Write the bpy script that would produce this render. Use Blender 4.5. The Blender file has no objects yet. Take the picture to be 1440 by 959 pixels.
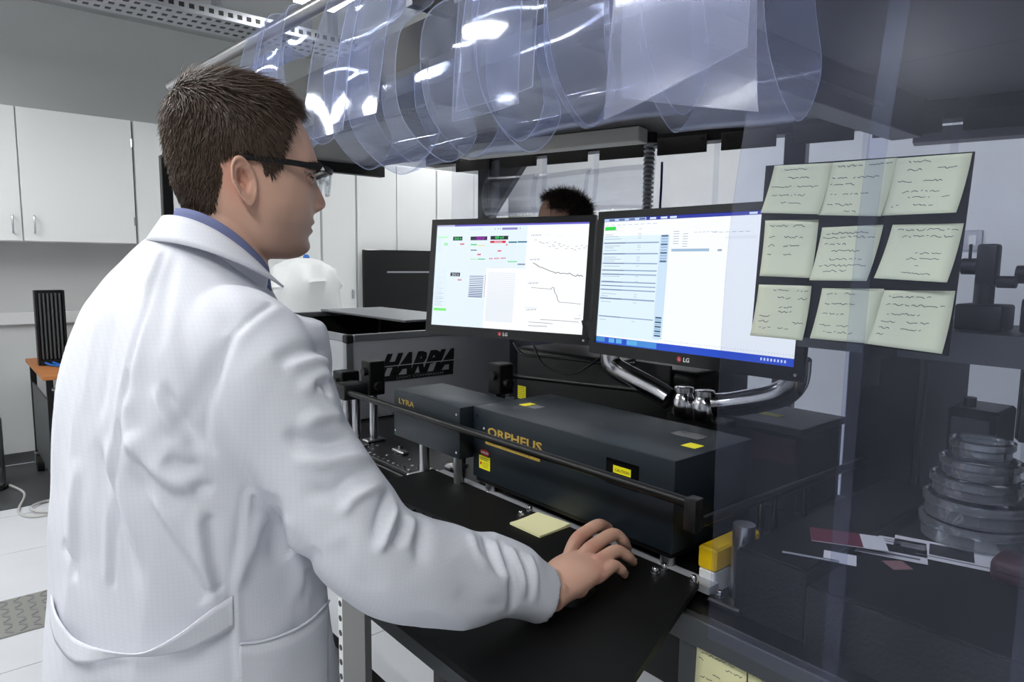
import bpy, bmesh, math, random
import numpy as np
from mathutils import Vector, Matrix
from mathutils.bvhtree import BVHTree

random.seed(7)
rng = np.random.default_rng(7)
S = bpy.context.scene
COL = S.collection
PI = math.pi

# ------------------------------------------------------------------ camera, light, exposure
YAW, PITCH, ROLL, FPX = math.radians(40.3), math.atan(110 / 960), math.radians(0.6), 960.0
EYE = Vector((0, 0, 1.5))
fw = Vector((math.sin(YAW) * math.cos(PITCH), math.cos(YAW) * math.cos(PITCH), -math.sin(PITCH)))
rt0 = Vector((math.cos(YAW), -math.sin(YAW), 0)); up0 = rt0.cross(fw)
rt = rt0 * math.cos(ROLL) + up0 * math.sin(ROLL); upv = -rt0 * math.sin(ROLL) + up0 * math.cos(ROLL)
cd = bpy.data.cameras.new('camera'); cam = bpy.data.objects.new('camera', cd); COL.objects.link(cam)
M = Matrix((rt, upv, -fw)).transposed().to_4x4(); M.translation = EYE; cam.matrix_world = M
cd.sensor_width = 36; cd.lens = 36 * FPX / 1440; cd.clip_start = 0.02
S.camera = cam
w = bpy.data.worlds.new('world'); S.world = w; w.use_nodes = True
w.node_tree.nodes['Background'].inputs[0].default_value = (0.55, 0.6, 0.7, 1)
w.node_tree.nodes['Background'].inputs[1].default_value = 0.15
S.view_settings.view_transform = 'Standard'; S.view_settings.look = 'None'
S.view_settings.exposure = 0.0; S.view_settings.gamma = 1
S.view_settings.use_curve_mapping = False
S.cycles.transparent_max_bounces = 40
S.cycles.max_bounces = 8
LAMP = 52.0          # strength of the ceiling luminaires' diffusers

# ------------------------------------------------------------------ helpers
def lin(c):
    return tuple((x / 12.92 if x <= 0.04045 else ((x + 0.055) / 1.055) ** 2.4) for x in c)

def ray(px, py):
    return fw + rt * ((px - 720) / FPX) - upv * ((py - 479.5) / FPX)
def at_depth(px, py, d): return EYE + ray(px, py) * d
def at_z(px, py, z): r = ray(px, py); return EYE + r * ((z - EYE.z) / r.z)
def at_x(px, py, x): r = ray(px, py); return EYE + r * (x / r.x)
def at_y(px, py, y): r = ray(px, py); return EYE + r * (y / r.y)

MATS = {}
def mat(name, rgb, rough=0.5, metal=0.0, vary=0.06, scale=8.0, bump=0.0, bscale=200.0, spec=0.5, stretch=None):
    m = bpy.data.materials.new(name); m.use_nodes = True; nt = m.node_tree; N = nt.nodes; L = nt.links
    b = N['Principled BSDF']
    c = lin(rgb)
    tc = N.new('ShaderNodeTexCoord'); mp = N.new('ShaderNodeMapping'); L.new(tc.outputs['Object'], mp.inputs[0])
    if stretch: mp.inputs['Scale'].default_value = stretch
    nz = N.new('ShaderNodeTexNoise'); nz.inputs['Scale'].default_value = scale; nz.inputs['Detail'].default_value = 4
    L.new(mp.outputs[0], nz.inputs['Vector'])
    mx = N.new('ShaderNodeMix'); mx.data_type = 'RGBA'
    mx.inputs[6].default_value = (*[x * (1 - vary) for x in c], 1)
    mx.inputs[7].default_value = (*[min(1, x * (1 + vary)) for x in c], 1)
    L.new(nz.outputs['Fac'], mx.inputs[0]); L.new(mx.outputs[2], b.inputs['Base Color'])
    b.inputs['Roughness'].default_value = rough; b.inputs['Metallic'].default_value = metal
    b.inputs['Specular IOR Level'].default_value = spec
    if bump > 0:
        n2 = N.new('ShaderNodeTexNoise'); n2.inputs['Scale'].default_value = bscale; n2.inputs['Detail'].default_value = 3
        L.new(mp.outputs[0], n2.inputs['Vector'])
        bp = N.new('ShaderNodeBump'); bp.inputs['Strength'].default_value = bump; bp.inputs['Distance'].default_value = 0.002
        L.new(n2.outputs['Fac'], bp.inputs['Height']); L.new(bp.outputs[0], b.inputs['Normal'])
    MATS[name] = m
    return m

def emat(name, rgb, strength):
    m = bpy.data.materials.new(name); m.use_nodes = True; nt = m.node_tree; nt.nodes.clear()
    o = nt.nodes.new('ShaderNodeOutputMaterial'); e = nt.nodes.new('ShaderNodeEmission')
    e.inputs[0].default_value = (*lin(rgb), 1); e.inputs[1].default_value = strength
    nt.links.new(e.outputs[0], o.inputs[0]); return m

def vmat(name, rough, attr='tone', emit=0.0, bump=0.0, bscale=300, sub=0.0):
    """material coloured by the mesh's own colour attribute"""
    m = bpy.data.materials.new(name); m.use_nodes = True; nt = m.node_tree; b = nt.nodes['Principled BSDF']
    a = nt.nodes.new('ShaderNodeAttribute'); a.attribute_name = attr
    if emit:
        nt.links.new(a.outputs['Color'], b.inputs['Emission Color']); b.inputs['Emission Strength'].default_value = emit
        b.inputs['Base Color'].default_value = (0.01, 0.01, 0.01, 1)
    else:
        nt.links.new(a.outputs['Color'], b.inputs['Base Color'])
    b.inputs['Roughness'].default_value = rough
    if sub:
        b.inputs['Subsurface Weight'].default_value = sub
        b.inputs['Subsurface Radius'].default_value = (0.006, 0.0025, 0.0015); b.inputs['Subsurface Scale'].default_value = 1
    if bump:
        n2 = nt.nodes.new('ShaderNodeTexNoise'); n2.inputs['Scale'].default_value = bscale
        tc = nt.nodes.new('ShaderNodeTexCoord'); nt.links.new(tc.outputs['Object'], n2.inputs['Vector'])
        bp = nt.nodes.new('ShaderNodeBump'); bp.inputs['Strength'].default_value = bump; bp.inputs['Distance'].default_value = 0.001
        nt.links.new(n2.outputs['Fac'], bp.inputs['Height']); nt.links.new(bp.outputs[0], b.inputs['Normal'])
    return m

def pvc_mat(name, tint, haze, hazecol, gloss=0.16, rough=0.12, nscale=7.0):
    m = bpy.data.materials.new(name); m.use_nodes = True; nt = m.node_tree; N = nt.nodes; L = nt.links; N.clear()
    o = N.new('ShaderNodeOutputMaterial')
    t = N.new('ShaderNodeBsdfTransparent'); t.inputs[0].default_value = (*tint, 1)
    d = N.new('ShaderNodeBsdfDiffuse'); d.inputs[0].default_value = (*hazecol, 1)
    tl = N.new('ShaderNodeBsdfTranslucent'); tl.inputs[0].default_value = (*hazecol, 1)
    dm = N.new('ShaderNodeMixShader'); dm.inputs[0].default_value = 0.25; L.new(d.outputs[0], dm.inputs[1]); L.new(tl.outputs[0], dm.inputs[2])
    g = N.new('ShaderNodeBsdfGlossy'); g.inputs[0].default_value = (0.95, 0.97, 1, 1); g.inputs['Roughness'].default_value = rough
    tc = N.new('ShaderNodeTexCoord'); nz = N.new('ShaderNodeTexNoise'); nz.inputs['Scale'].default_value = nscale; nz.inputs['Detail'].default_value = 6
    L.new(tc.outputs['Object'], nz.inputs['Vector'])
    mr = N.new('ShaderNodeMapRange'); mr.inputs[1].default_value = 0.3; mr.inputs[2].default_value = 0.7
    mr.inputs[3].default_value = haze * 0.65; mr.inputs[4].default_value = haze * 1.35
    L.new(nz.outputs['Fac'], mr.inputs[0])
    m1 = N.new('ShaderNodeMixShader'); L.new(mr.outputs[0], m1.inputs[0]); L.new(t.outputs[0], m1.inputs[1]); L.new(dm.outputs[0], m1.inputs[2])
    lw = N.new('ShaderNodeLayerWeight'); lw.inputs[0].default_value = 0.28
    mu = N.new('ShaderNodeMath'); mu.operation = 'MULTIPLY_ADD'; mu.inputs[1].default_value = gloss * 2.4; mu.inputs[2].default_value = gloss * 0.18
    mu.use_clamp = True
    L.new(lw.outputs['Fresnel'], mu.inputs[0])
    m2 = N.new('ShaderNodeMixShader'); L.new(mu.outputs[0], m2.inputs[0]); L.new(m1.outputs[0], m2.inputs[1]); L.new(g.outputs[0], m2.inputs[2])
    L.new(m2.outputs[0], o.inputs[0])
    return m

WM = {}          # world matrices of parents made here
def wm(o): return WM.get(o.name, Matrix())
def tagit(o, label=None, cat=None, group=None, kind=None):
    if label: o['label'] = label
    if cat: o['category'] = cat
    if group: o['group'] = group
    if kind: o['kind'] = kind
    return o
def thing(name, label, cat, loc=(0, 0, 0), rz=0.0, group=None, tilt=0.0):
    o = bpy.data.objects.new(name, None); COL.objects.link(o)
    m = Matrix.Translation(Vector(loc)) @ Matrix.Rotation(rz, 4, 'Z') @ Matrix.Rotation(tilt, 4, 'X')
    o.matrix_world = m; WM[o.name] = m; o.empty_display_size = 0.05
    return tagit(o, label, cat, group)
def link(name, me, m, parent=None, local=False, smooth=False):
    if m is not None:
        for mm in (m if isinstance(m, (list, tuple)) else [m]): me.materials.append(mm)
    o = bpy.data.objects.new(name, me); COL.objects.link(o)
    if parent is not None:
        if not local: me.transform(wm(parent).inverted())
        o.parent = parent; WM[o.name] = wm(parent)
    if smooth is True:
        me.polygons.foreach_set('use_smooth', [True] * len(me.polygons))
    elif smooth:
        me.polygons.foreach_set('use_smooth', [True] * len(me.polygons)); me.set_sharp_from_angle(angle=math.radians(smooth))
    return o
def obj(name, bm, m, parent=None, local=False, smooth=35):
    bmesh.ops.recalc_face_normals(bm, faces=bm.faces)
    me = bpy.data.meshes.new(name); bm.to_mesh(me); bm.free()
    return link(name, me, m, parent, local, smooth)
def B(): return bmesh.new()
def box(bm, lo, hi, bev=0.0, seg=1, mtx=None):
    lo = Vector(lo); hi = Vector(hi)
    r = bmesh.ops.create_cube(bm, size=1.0, matrix=Matrix.Translation((lo + hi) / 2) @ Matrix.Diagonal((*(hi - lo), 1)))
    vs = r['verts']
    if bev > 0:
        es = list({e for v in vs for e in v.link_edges})
        r2 = bmesh.ops.bevel(bm, geom=es, offset=bev, segments=seg, affect='EDGES', profile=0.5, clamp_overlap=True)
        vs = list({v for f in r2['faces'] for v in f.verts} | {v for v in vs if v.is_valid})
    if mtx is not None: bmesh.ops.transform(bm, matrix=mtx, verts=[v for v in vs if v.is_valid])
    return bm
def boxes(*args):
    bm = B()
    for a in args: box(bm, *a)
    return bm
def cyl(bm, p0, p1, r0, r1=None, n=16, caps=True):
    p0 = Vector(p0); p1 = Vector(p1); d = p1 - p0
    q = d.to_track_quat('Z', 'Y').to_matrix().to_4x4()
    bmesh.ops.create_cone(bm, cap_ends=caps, segments=n, radius1=r0, radius2=r0 if r1 is None else r1, depth=d.length,
                          matrix=Matrix.Translation((p0 + p1) / 2) @ q)
    return bm
def lathe(bm, prof, base=(0, 0, 0), n=24):
    base = Vector(base); rings = []
    for r, z in prof:
        rings.append([bm.verts.new(base + Vector((r * math.cos(2 * PI * k / n), r * math.sin(2 * PI * k / n), z))) for k in range(n)])
    for a, b in zip(rings, rings[1:]):
        for k in range(n): bm.faces.new((a[k], a[(k + 1) % n], b[(k + 1) % n], b[k]))
    bm.faces.new(list(reversed(rings[0]))); bm.faces.new(rings[-1])
    return bm
def spline(pts, n):
    P = np.asarray([list(p) for p in pts], float); k = len(P)
    t = np.linspace(0, k - 1, n); out = []
    for x in t:
        i = min(int(x), k - 2); u = x - i
        p0 = P[max(i - 1, 0)]; p1 = P[i]; p2 = P[i + 1]; p3 = P[min(i + 2, k - 1)]
        out.append(0.5 * (2 * p1 + (p2 - p0) * u + (2 * p0 - 5 * p1 + 4 * p2 - p3) * u ** 2 + (3 * p1 - p0 - 3 * p2 + p3) * u ** 3))
    return np.array(out)
def loft(bm, rings, caps=True):
    vr = [[bm.verts.new(p) for p in r] for r in rings]; n = len(vr[0])
    for a, b in zip(vr, vr[1:]):
        for k in range(n): bm.faces.new((a[k], a[(k + 1) % n], b[(k + 1) % n], b[k]))
    if caps: bm.faces.new(list(reversed(vr[0]))); bm.faces.new(vr[-1])
    return bm
def tube_rings(path, radii, n=12, ref=None, flat=None):
    """rings along a path; radii scalar or (r_side, r_up) rows; ref = approximate 'up' across the path"""
    path = np.asarray(path); m = len(path); rings = []
    T = np.gradient(path, axis=0); T /= np.linalg.norm(T, axis=1)[:, None] + 1e-12
    u = np.array(ref if ref is not None else (0, 0, 1.0), float)
    if abs(u @ T[0]) > 0.95: u = np.array((1.0, 0, 0))
    for i in range(m):
        u = u - T[i] * (u @ T[i]); u /= np.linalg.norm(u) + 1e-12
        s = np.cross(T[i], u)
        r = radii[i] if hasattr(radii, '__len__') else radii
        rs, ru = (r if hasattr(r, '__len__') else (r, r))
        rings.append([path[i] + s * rs * math.cos(2 * PI * k / n) + u * ru * math.sin(2 * PI * k / n) for k in range(n)])
    return rings
def tube(bm, pts, r, n=8, sub=None):
    P = spline(pts, sub or max(2, (len(pts) - 1) * 6 + 1)) if len(pts) > 2 or sub else np.asarray([list(p) for p in pts], float)
    return loft(bm, tube_rings(P, r, n))
def prism(bm, poly, z0, z1):
    a = [bm.verts.new((x, y, z0)) for x, y in poly]; b = [bm.verts.new((x, y, z1)) for x, y in poly]
    n = len(poly)
    for k in range(n): bm.faces.new((a[k], a[(k + 1) % n], b[(k + 1) % n], b[k]))
    bm.faces.new(list(reversed(a))); bm.faces.new(b); return bm
def basis(o, x, y):
    """matrix whose x,y axes are given, z = their cross product"""
    x = Vector(x).normalized(); y = (Vector(y) - x * Vector(y).dot(x)).normalized(); z = x.cross(y)
    m = Matrix((x, y, z)).transposed().to_4x4(); m.translation = Vector(o); return m
def text_mesh(s, size, mtx, extrude=0.0003, shear=0.0, offset=0.0, align='LEFT', width=None):
    c = bpy.data.curves.new('lettering', 'FONT'); c.body = s; c.size = size; c.extrude = extrude; c.shear = shear; c.offset = offset
    c.align_x = align; c.resolution_u = 2
    o = bpy.data.objects.new('lettering', c); COL.objects.link(o)
    bpy.context.view_layer.update()
    me = bpy.data.meshes.new_from_object(o.evaluated_get(bpy.context.evaluated_depsgraph_get()))
    bpy.data.objects.remove(o); bpy.data.curves.remove(c)
    if width:
        xs = [v.co.x for v in me.vertices]; k = width / max(1e-6, max(xs) - min(xs)); me.transform(Matrix.Diagonal((k, 1, 1, 1)))
    me.transform(mtx); return me
def lettering(name, s, size, mtx, m, parent, **kw):
    return link(name, text_mesh(s, size, mtx, **kw), m, parent)
def quads(name, rects, m, parent, mtx, attr='tone', local=False):
    """flat coloured rectangles (x0,y0,x1,y1,rgb[,lift]) in one plane, or 4-corner quads"""
    V = []; F = []; C = []
    for r in rects:
        if len(r[0:1]) and hasattr(r[0], '__len__'):
            p = r[0]; c = r[1]; l = r[2] if len(r) > 2 else 0
        else:
            x0, y0, x1, y1, c = r[:5]; l = r[5] if len(r) > 5 else 0; p = [(x0, y0), (x1, y0), (x1, y1), (x0, y1)]
        i = len(V); V += [mtx @ Vector((q[0], q[1], l)) for q in p]; F.append((i, i + 1, i + 2, i + 3)); C.append(lin(c))
    me = bpy.data.meshes.new(name); me.from_pydata(V, [], F)
    a = me.color_attributes.new(attr, 'FLOAT_COLOR', 'CORNER')
    a.data.foreach_set('color', [x for c in C for _ in range(4) for x in (*c, 1)])
    return link(name, me, m, parent, local)
def line_quads(pts, wd, c, lift=0.0):
    out = []
    for (x0, y0), (x1, y1) in zip(pts, pts[1:]):
        dx, dy = x1 - x0, y1 - y0; l = math.hypot(dx, dy) or 1; nx, ny = -dy / l * wd / 2, dx / l * wd / 2
        out.append(([(x0 + nx, y0 + ny), (x0 - nx, y0 - ny), (x1 - nx, y1 - ny), (x1 + nx, y1 + ny)], c, lift))
    return out

# ------------------------------------------------------------------ materials
white_paint = mat('white_paint', (0.80, 0.81, 0.81), 0.6, vary=0.02, bump=0.08, bscale=90)
wall_paint = mat('wall_paint', (0.74, 0.75, 0.75), 0.75, vary=0.03, scale=3, bump=0.12, bscale=120)
ceil_paint = mat('ceiling_paint', (0.66, 0.67, 0.67), 0.8, vary=0.03)
tile_m = mat('floor_laminate', (0.84, 0.85, 0.87), 0.4, vary=0.06, scale=3, bump=0.05, bscale=60)
joint_m = mat('floor_joint', (0.42, 0.43, 0.44), 0.7)
lam_white = mat('white_laminate', (0.87, 0.88, 0.88), 0.42, vary=0.015, scale=2)
steel = mat('brushed_steel', (0.72, 0.72, 0.73), 0.28, 1.0, vary=0.1, scale=30, stretch=(1, 1, 20))
chrome = mat('polished_aluminium', (0.80, 0.80, 0.82), 0.16, 1.0, vary=0.05)
alu = mat('satin_aluminium', (0.66, 0.67, 0.69), 0.36, 0.9, vary=0.06, scale=20)
alu_panel = mat('grey_anodised_panel', (0.66, 0.67, 0.69), 0.45, 0.3, vary=0.05, scale=6, bump=0.05)
black_alu = mat('black_anodised', (0.045, 0.046, 0.05), 0.42, 0.3, vary=0.2, scale=10)
black_plastic = mat('black_plastic', (0.035, 0.036, 0.04), 0.45, vary=0.2, bump=0.05)
black_gloss = mat('black_gloss_plastic', (0.02, 0.02, 0.024), 0.16, vary=0.1)
black_mat = mat('black_matte_sheet', (0.022, 0.023, 0.025), 0.6, spec=0.3, vary=0.25, scale=4, bump=0.08, bscale=300)
foam_m = mat('black_foam', (0.075, 0.08, 0.078), 0.9, vary=0.35, scale=40, bump=0.6, bscale=180)
grey_metal = mat('grey_painted_metal', (0.30, 0.31, 0.32), 0.5, 0.3, vary=0.1, scale=6, bump=0.05)
roof_m = mat('dark_roof_panel', (0.35, 0.345, 0.35), 0.55, vary=0.1, scale=4, bump=0.05)
laser_m = mat('petrol_blue_paint', (0.10, 0.138, 0.168), 0.42, 0.15, vary=0.06, scale=12, bump=0.15, bscale=600)
gold_m = mat('gold_print', (0.72, 0.60, 0.26), 0.45, vary=0.05)
yellow_l = mat('yellow_label', (0.93, 0.90, 0.10), 0.5, vary=0.03)
yellow_p = mat('yellow_plastic', (0.95, 0.78, 0.05), 0.4, vary=0.03)
red_l = mat('red_label', (0.78, 0.10, 0.12), 0.5, vary=0.03)
ink_m = mat('black_ink', (0.03, 0.03, 0.04), 0.6)
grey_ink = mat('grey_ink', (0.33, 0.34, 0.36), 0.7)
white_ink = mat('white_ink', (0.85, 0.85, 0.85), 0.6)
note_m = mat('sticky_note_paper', (0.90, 0.91, 0.76), 0.8, vary=0.02, scale=10, bump=0.05)
pad_m = mat('pale_yellow_paper', (0.93, 0.92, 0.72), 0.8, vary=0.02)
paper_m = mat('white_paper', (0.88, 0.88, 0.9), 0.8, vary=0.03)
coat_m = mat('white_cotton_coat', (0.86, 0.87, 0.90), 0.85, vary=0.015, scale=15, bump=0.12, bscale=700, spec=0.15)
nt = coat_m.node_tree; pr = nt.nodes['Principled BSDF']; src = pr.inputs['Base Color'].links[0].from_socket
tc = nt.nodes.new('ShaderNodeTexCoord'); last = None
for ax in ('X', 'Z'):
    wv = nt.nodes.new('ShaderNodeTexWave'); wv.bands_direction = ax; wv.inputs['Scale'].default_value = 62; wv.inputs['Distortion'].default_value = 0.6; wv.inputs['Detail'].default_value = 1
    nt.links.new(tc.outputs['Object'], wv.inputs['Vector'])
    if last is None: last = wv.outputs['Fac']
    else:
        mn = nt.nodes.new('ShaderNodeMath'); mn.operation = 'MINIMUM'; nt.links.new(last, mn.inputs[0]); nt.links.new(wv.outputs['Fac'], mn.inputs[1]); last = mn.outputs[0]
mr = nt.nodes.new('ShaderNodeMapRange'); mr.inputs[1].default_value = 0.0; mr.inputs[2].default_value = 0.25; mr.inputs[3].default_value = 0.968; mr.inputs[4].default_value = 1.0
nt.links.new(last, mr.inputs[0])
mm = nt.nodes.new('ShaderNodeMix'); mm.data_type = 'RGBA'; mm.blend_type = 'MULTIPLY'; mm.inputs[0].default_value = 1
nt.links.new(src, mm.inputs[6]); nt.links.new(mr.outputs[0], mm.inputs[7]); nt.links.new(mm.outputs[2], pr.inputs['Base Color'])
shirt_m = mat('blue_grey_shirt', (0.46, 0.49, 0.64), 0.85, vary=0.05, bump=0.2, bscale=900, spec=0.2)
trouser_m = mat('dark_trousers', (0.10, 0.11, 0.15), 0.9, vary=0.1)
shoe_m = mat('black_leather', (0.04, 0.04, 0.04), 0.35)
wood_m = mat('orange_plywood', (0.66, 0.42, 0.22), 0.55, vary=0.15, scale=6, stretch=(1, 8, 1))
blue_p = mat('blue_plastic', (0.10, 0.38, 0.72), 0.35)
cable_w = mat('white_cable_sheath', (0.75, 0.75, 0.74), 0.5)
bag_m = mat('white_plastic_film', (0.88, 0.89, 0.89), 0.4, vary=0.03, bump=0.3, bscale=20)
skin_m = vmat('skin', 0.48, bump=0.25, bscale=420, sub=0.06)
screen_m = vmat('screen_glow', 0.25, emit=1.0)
lamp_m = emat('lamp_diffuser', (1.0, 1.0, 1.0), LAMP)
lamp_dim = emat('dimmer_lamp_diffuser', (1.0, 1.0, 1.0), LAMP * 0.5)
pvc = pvc_mat('clear_pvc', (0.89, 0.905, 0.955), 0.021, (0.62, 0.68, 0.92), gloss=0.035, rough=0.3)
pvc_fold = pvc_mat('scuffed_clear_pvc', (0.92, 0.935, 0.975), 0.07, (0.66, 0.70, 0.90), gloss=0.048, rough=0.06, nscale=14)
pvc_edge = pvc_mat('clear_pvc_cut_edge', (0.85, 0.9, 1.0), 0.55, (0.72, 0.78, 0.98), gloss=0.2, rough=0.1)  # rim made pale and hazy to imitate light guided to the edge
pvc_bright = pvc_mat('brightened_flap_pvc', (0.93, 0.94, 0.975), 0.115, (0.68, 0.71, 0.88), gloss=0.04, rough=0.12, nscale=11)  # paler copy for the nearest flaps; their brightness is put into the haze
pvc_back = pvc_mat('thin_clear_pvc', (0.96, 0.965, 0.985), 0.05, (0.75, 0.78, 0.92), gloss=0.12)
lens_m = pvc_mat('clear_lens', (0.93, 0.95, 0.97), 0.01, (0.7, 0.75, 0.9), gloss=0.2, rough=0.03)
glass_m = pvc_mat('clear_glass', (0.90, 0.92, 0.93), 0.18, (0.85, 0.88, 0.9), gloss=0.5, rough=0.05)

# ------------------------------------------------------------------ the room
def struct(name, bm, m, **kw):
    return tagit(obj(name, bm, m, **kw), kind='structure')
XF, XB, YL, YR, ZC = -2.6, 4.8, 6.05, -2.6, 3.3
floor = struct('floor', boxes(((XF, YR, -0.1), (XB, YL, -0.012))), joint_m)
struct('ceiling', boxes(((XF, YR, ZC), (XB, YL, ZC + 0.1))), ceil_paint)
struct('wall_left', boxes(((XF, YL, -0.1), (XB, YL + 0.1, ZC))), wall_paint)
struct('wall_back', boxes(((XB, YR, -0.1), (XB + 0.1, YL, ZC))), white_paint)
struct('wall_right', boxes(((XF, YR - 0.1, -0.1), (XB, YR, ZC))), wall_paint)
struct('wall_front', boxes(((XF - 0.1, YR, -0.1), (XF, YL, ZC))), wall_paint)
# raised-floor panels, one piece each
tm = None
for i in range(12):
    for j in range(14):
        x0 = XF + 0.01 + i * 0.617; y0 = YR + 0.01 + j * 0.617
        if tm is None:
            bm = boxes(((0, 0, -0.012), (0.612, 0.612, 0)))
            to = obj('floor_panel', bm, tile_m, floor, local=True); tm = to.data
        else:
            to = bpy.data.objects.new('floor_panel', tm); COL.objects.link(to); to.parent = floor
        to.location = (x0, y0, rng.uniform(-0.0006, 0))
struct('trim_1', boxes(((XF, YL - 0.045, 1.02), (2.4, YL, 1.11), 0.006)), white_paint)
struct('baseboard_left', boxes(((XF, YL - 0.012, 0), (XB, YL, 0.08))), grey_metal)

# chequer plate ramp in the floor
t = thing('tread_plate', 'grey metal tread plate strip lying across the white floor', 'floor plate', (0.25, 3.4, 0))
obj('plate', boxes(((-0.75, 3.24, 0.0), (0.9, 3.60, 0.006))), mat('dull_tread_plate', (.60, .60, .58), .45, .3), t)
bm = B()
for i in range(34):
    for j in range(9):
        cx, cy = -0.72 + i * 0.048, 3.265 + j * 0.039
        a = PI / 4 if (i + j) % 2 else -PI / 4
        box(bm, (-0.017, -0.004, 0), (0.017, 0.004, 0.0022), mtx=Matrix.Translation((cx, cy, 0.006)) @ Matrix.Rotation(a, 4, 'Z'))
tagit(obj('raised_tread', bm, chrome, t), kind='stuff')

# ceiling luminaires
def luminaire(x, y, L, label, z=2.9, along='x', wd=0.17, lm=None):
    t = thing('ceiling_luminaire', label, 'lamp', (x, y, z), 0 if along == 'x' else PI / 2, 'hanging ceiling luminaires')
    obj('housing', boxes(((-L / 2, -wd / 2, 0.012), (L / 2, wd / 2, 0.06), 0.006)), white_paint, t, local=True)
    obj('diffuser', boxes(((-L / 2 + 0.01, -wd / 2 + 0.012, 0.0), (L / 2 - 0.01, wd / 2 - 0.012, 0.012))), lm or lamp_m, t, local=True)
    for s in (-1, 1):
        obj('suspension_wire', cyl(B(), (s * L * 0.35, 0, 0.06), (s * L * 0.35, 0, ZC - z), 0.002, n=6), steel, t, local=True)
luminaire(1.72, 3.02, 1.5, 'white hanging luminaire glowing above the far rolled curtains', along='y', wd=0.26, lm=lamp_dim)
luminaire(-0.55, 1.75, 1.5, 'long glowing luminaire over the aisle behind the man', along='y')
luminaire(-0.75, -0.45, 1.5, 'added luminaire behind the viewer that brightens the sleeve', along='y')  # unseen lamp, placed to brighten the sleeve on the camera side
luminaire(-0.7, 4.6, 1.5, 'long glowing luminaire over the aisle by the white wall cabinets', along='y')
luminaire(-1.75, 3.2, 1.5, 'added luminaire by the front wall lighting the coat from behind', along='y')  # unseen lamp, added for more light on the coat and left side
luminaire(3.6, 4.75, 1.5, 'added luminaire brightening the area before the tall white cupboards', along='y', lm=lamp_dim)  # extra lamp, added to brighten the white region beyond the enclosure
luminaire(3.75, 3.2, 1.5, 'long glowing luminaire beyond the enclosure by the white back wall', along='y', lm=lamp_dim)
luminaire(3.75, 0.9, 1.5, 'glowing luminaire beyond the enclosure at the right end of the white back wall', along='y', lm=lamp_dim)

# perforated cable tray under the ceiling
t = thing('cable_tray', 'grey perforated cable tray hung high in front of the left wall', 'cable tray', (1.2, 4.05, 2.8))
a0 = at_y(190, -4, 4.1); a1 = at_y(440, 44, 4.1)
bm = boxes(((0.3, 4.0, 2.80), (2.1, 4.28, 2.806)), ((0.3, 3.996, 2.80), (2.1, 4.0, 2.86)), ((0.3, 4.28, 2.80), (2.1, 4.284, 2.86)))
obj('tray', bm, alu, t)
bm = B()
for i in range(36):
    x = 0.33 + i * 0.05
    box(bm, (x, 3.9945, 2.818), (x + 0.026, 3.9975, 2.842)); 
    for k in range(3): box(bm, (x, 4.03 + 0.09 * k, 2.7985), (x + 0.026, 4.06 + 0.09 * k, 2.8015))
tagit(obj('perforation', bm, black_plastic, t), kind='stuff')
for x in (0.6, 1.3, 2.0): obj('hanger', boxes(((x, 4.1, 2.86), (x + 0.03, 4.18, ZC))), alu, t)

# ------------------------------------------------------------------ white wall cabinets, left
def wall_cabinet(x0, x1, z0, z1, y, doors, label, handles, hinge_x):
    t = thing('wall_cabinet', label, 'cabinet', (x0, y, z0), 0)
    obj('body', boxes(((x0, y, z0), (x1, YL - 0.001, z1), 0.002)), lam_white, t)
    for k in range(len(doors) - 1):
        a, b = doors[k], doors[k + 1]
        d = obj('door', boxes(((a + 0.004, y - 0.02, z0 + 0.002), (b - 0.004, y - 0.0005, z1 - 0.002), 0.002)), lam_white, t)
        hx = handles[k]
        if hx is not None:
            bm = B(); tube(bm, [(hx, y - 0.02, z0 + 0.06), (hx, y - 0.05, z0 + 0.065), (hx, y - 0.05, z0 + 0.16), (hx, y - 0.02, z0 + 0.165)], 0.006, 8, 20)
            obj('handle', bm, steel, d)
    for hx in hinge_x:
        for z in (z0 + 0.16, z1 - 0.16):
            obj('hinge', boxes(((hx - 0.006, y - 0.024, z - 0.03), (hx + 0.006, y - 0.018, z + 0.03))), steel, t)
wall_cabinet(-0.20, 1.168, 1.61, 2.49, 5.66, (-0.20, 0.486, 1.168), 'white double-door wall cabinet with two bar handles on the left', (0.43, 0.55), (1.16,))
wall_cabinet(1.176, 1.95, 1.61, 2.49, 5.66, (1.176, 1.95), "white wall cabinet partly hidden behind the man's head", (1.88,), ())
# tall white cupboards behind the far end of the enclosure
def tall_cupboard(x0, x1, label, y=5.4, seam=None):
    t = thing('tall_cupboard', label, 'cupboard', (x0, y, 0))
    obj('body', boxes(((x0, y, 0), (x1, YL - 0.001, 2.35), 0.003)), lam_white, t)
    ds = [x0, seam, x1] if seam else [x0, x1]
    for a, b in zip(ds, ds[1:]):
        d = obj('door', boxes(((a + 0.004, y - 0.02, 0.08), (b - 0.004, y - 0.0005, 2.34), 0.002)), lam_white, t)
        obj('handle', boxes(((b - 0.05, y - 0.04, 1.18), (b - 0.035, y - 0.02, 1.26), 0.003)), steel, d)
tall_cupboard(2.02, 2.48, 'tall narrow white cupboard right of the man\'s face')
tall_cupboard(2.49, 2.80, 'slim white cupboard between the man\'s face and the dark glazed cupboard')
tall_cupboard(2.81, 3.62, 'white cupboard with a dark glazed hatch above the aluminium box', seam=3.2)
tall_cupboard(3.63, 4.5, 'white cupboard right of the dark hatch behind the left monitor', seam=4.06)
t = thing('fume_hatch', 'dark glazed hatch with a thin bar, standing before the white cupboards', 'hatch', (2.9, 5.3, 0))
obj('glazing', boxes(((2.83, 5.31, 0.9), (3.62, 5.34, 1.60), 0.004)), black_gloss, t)
obj('bar', boxes(((3.05, 5.295, 1.40), (3.6, 5.31, 1.415))), alu, t)
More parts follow.
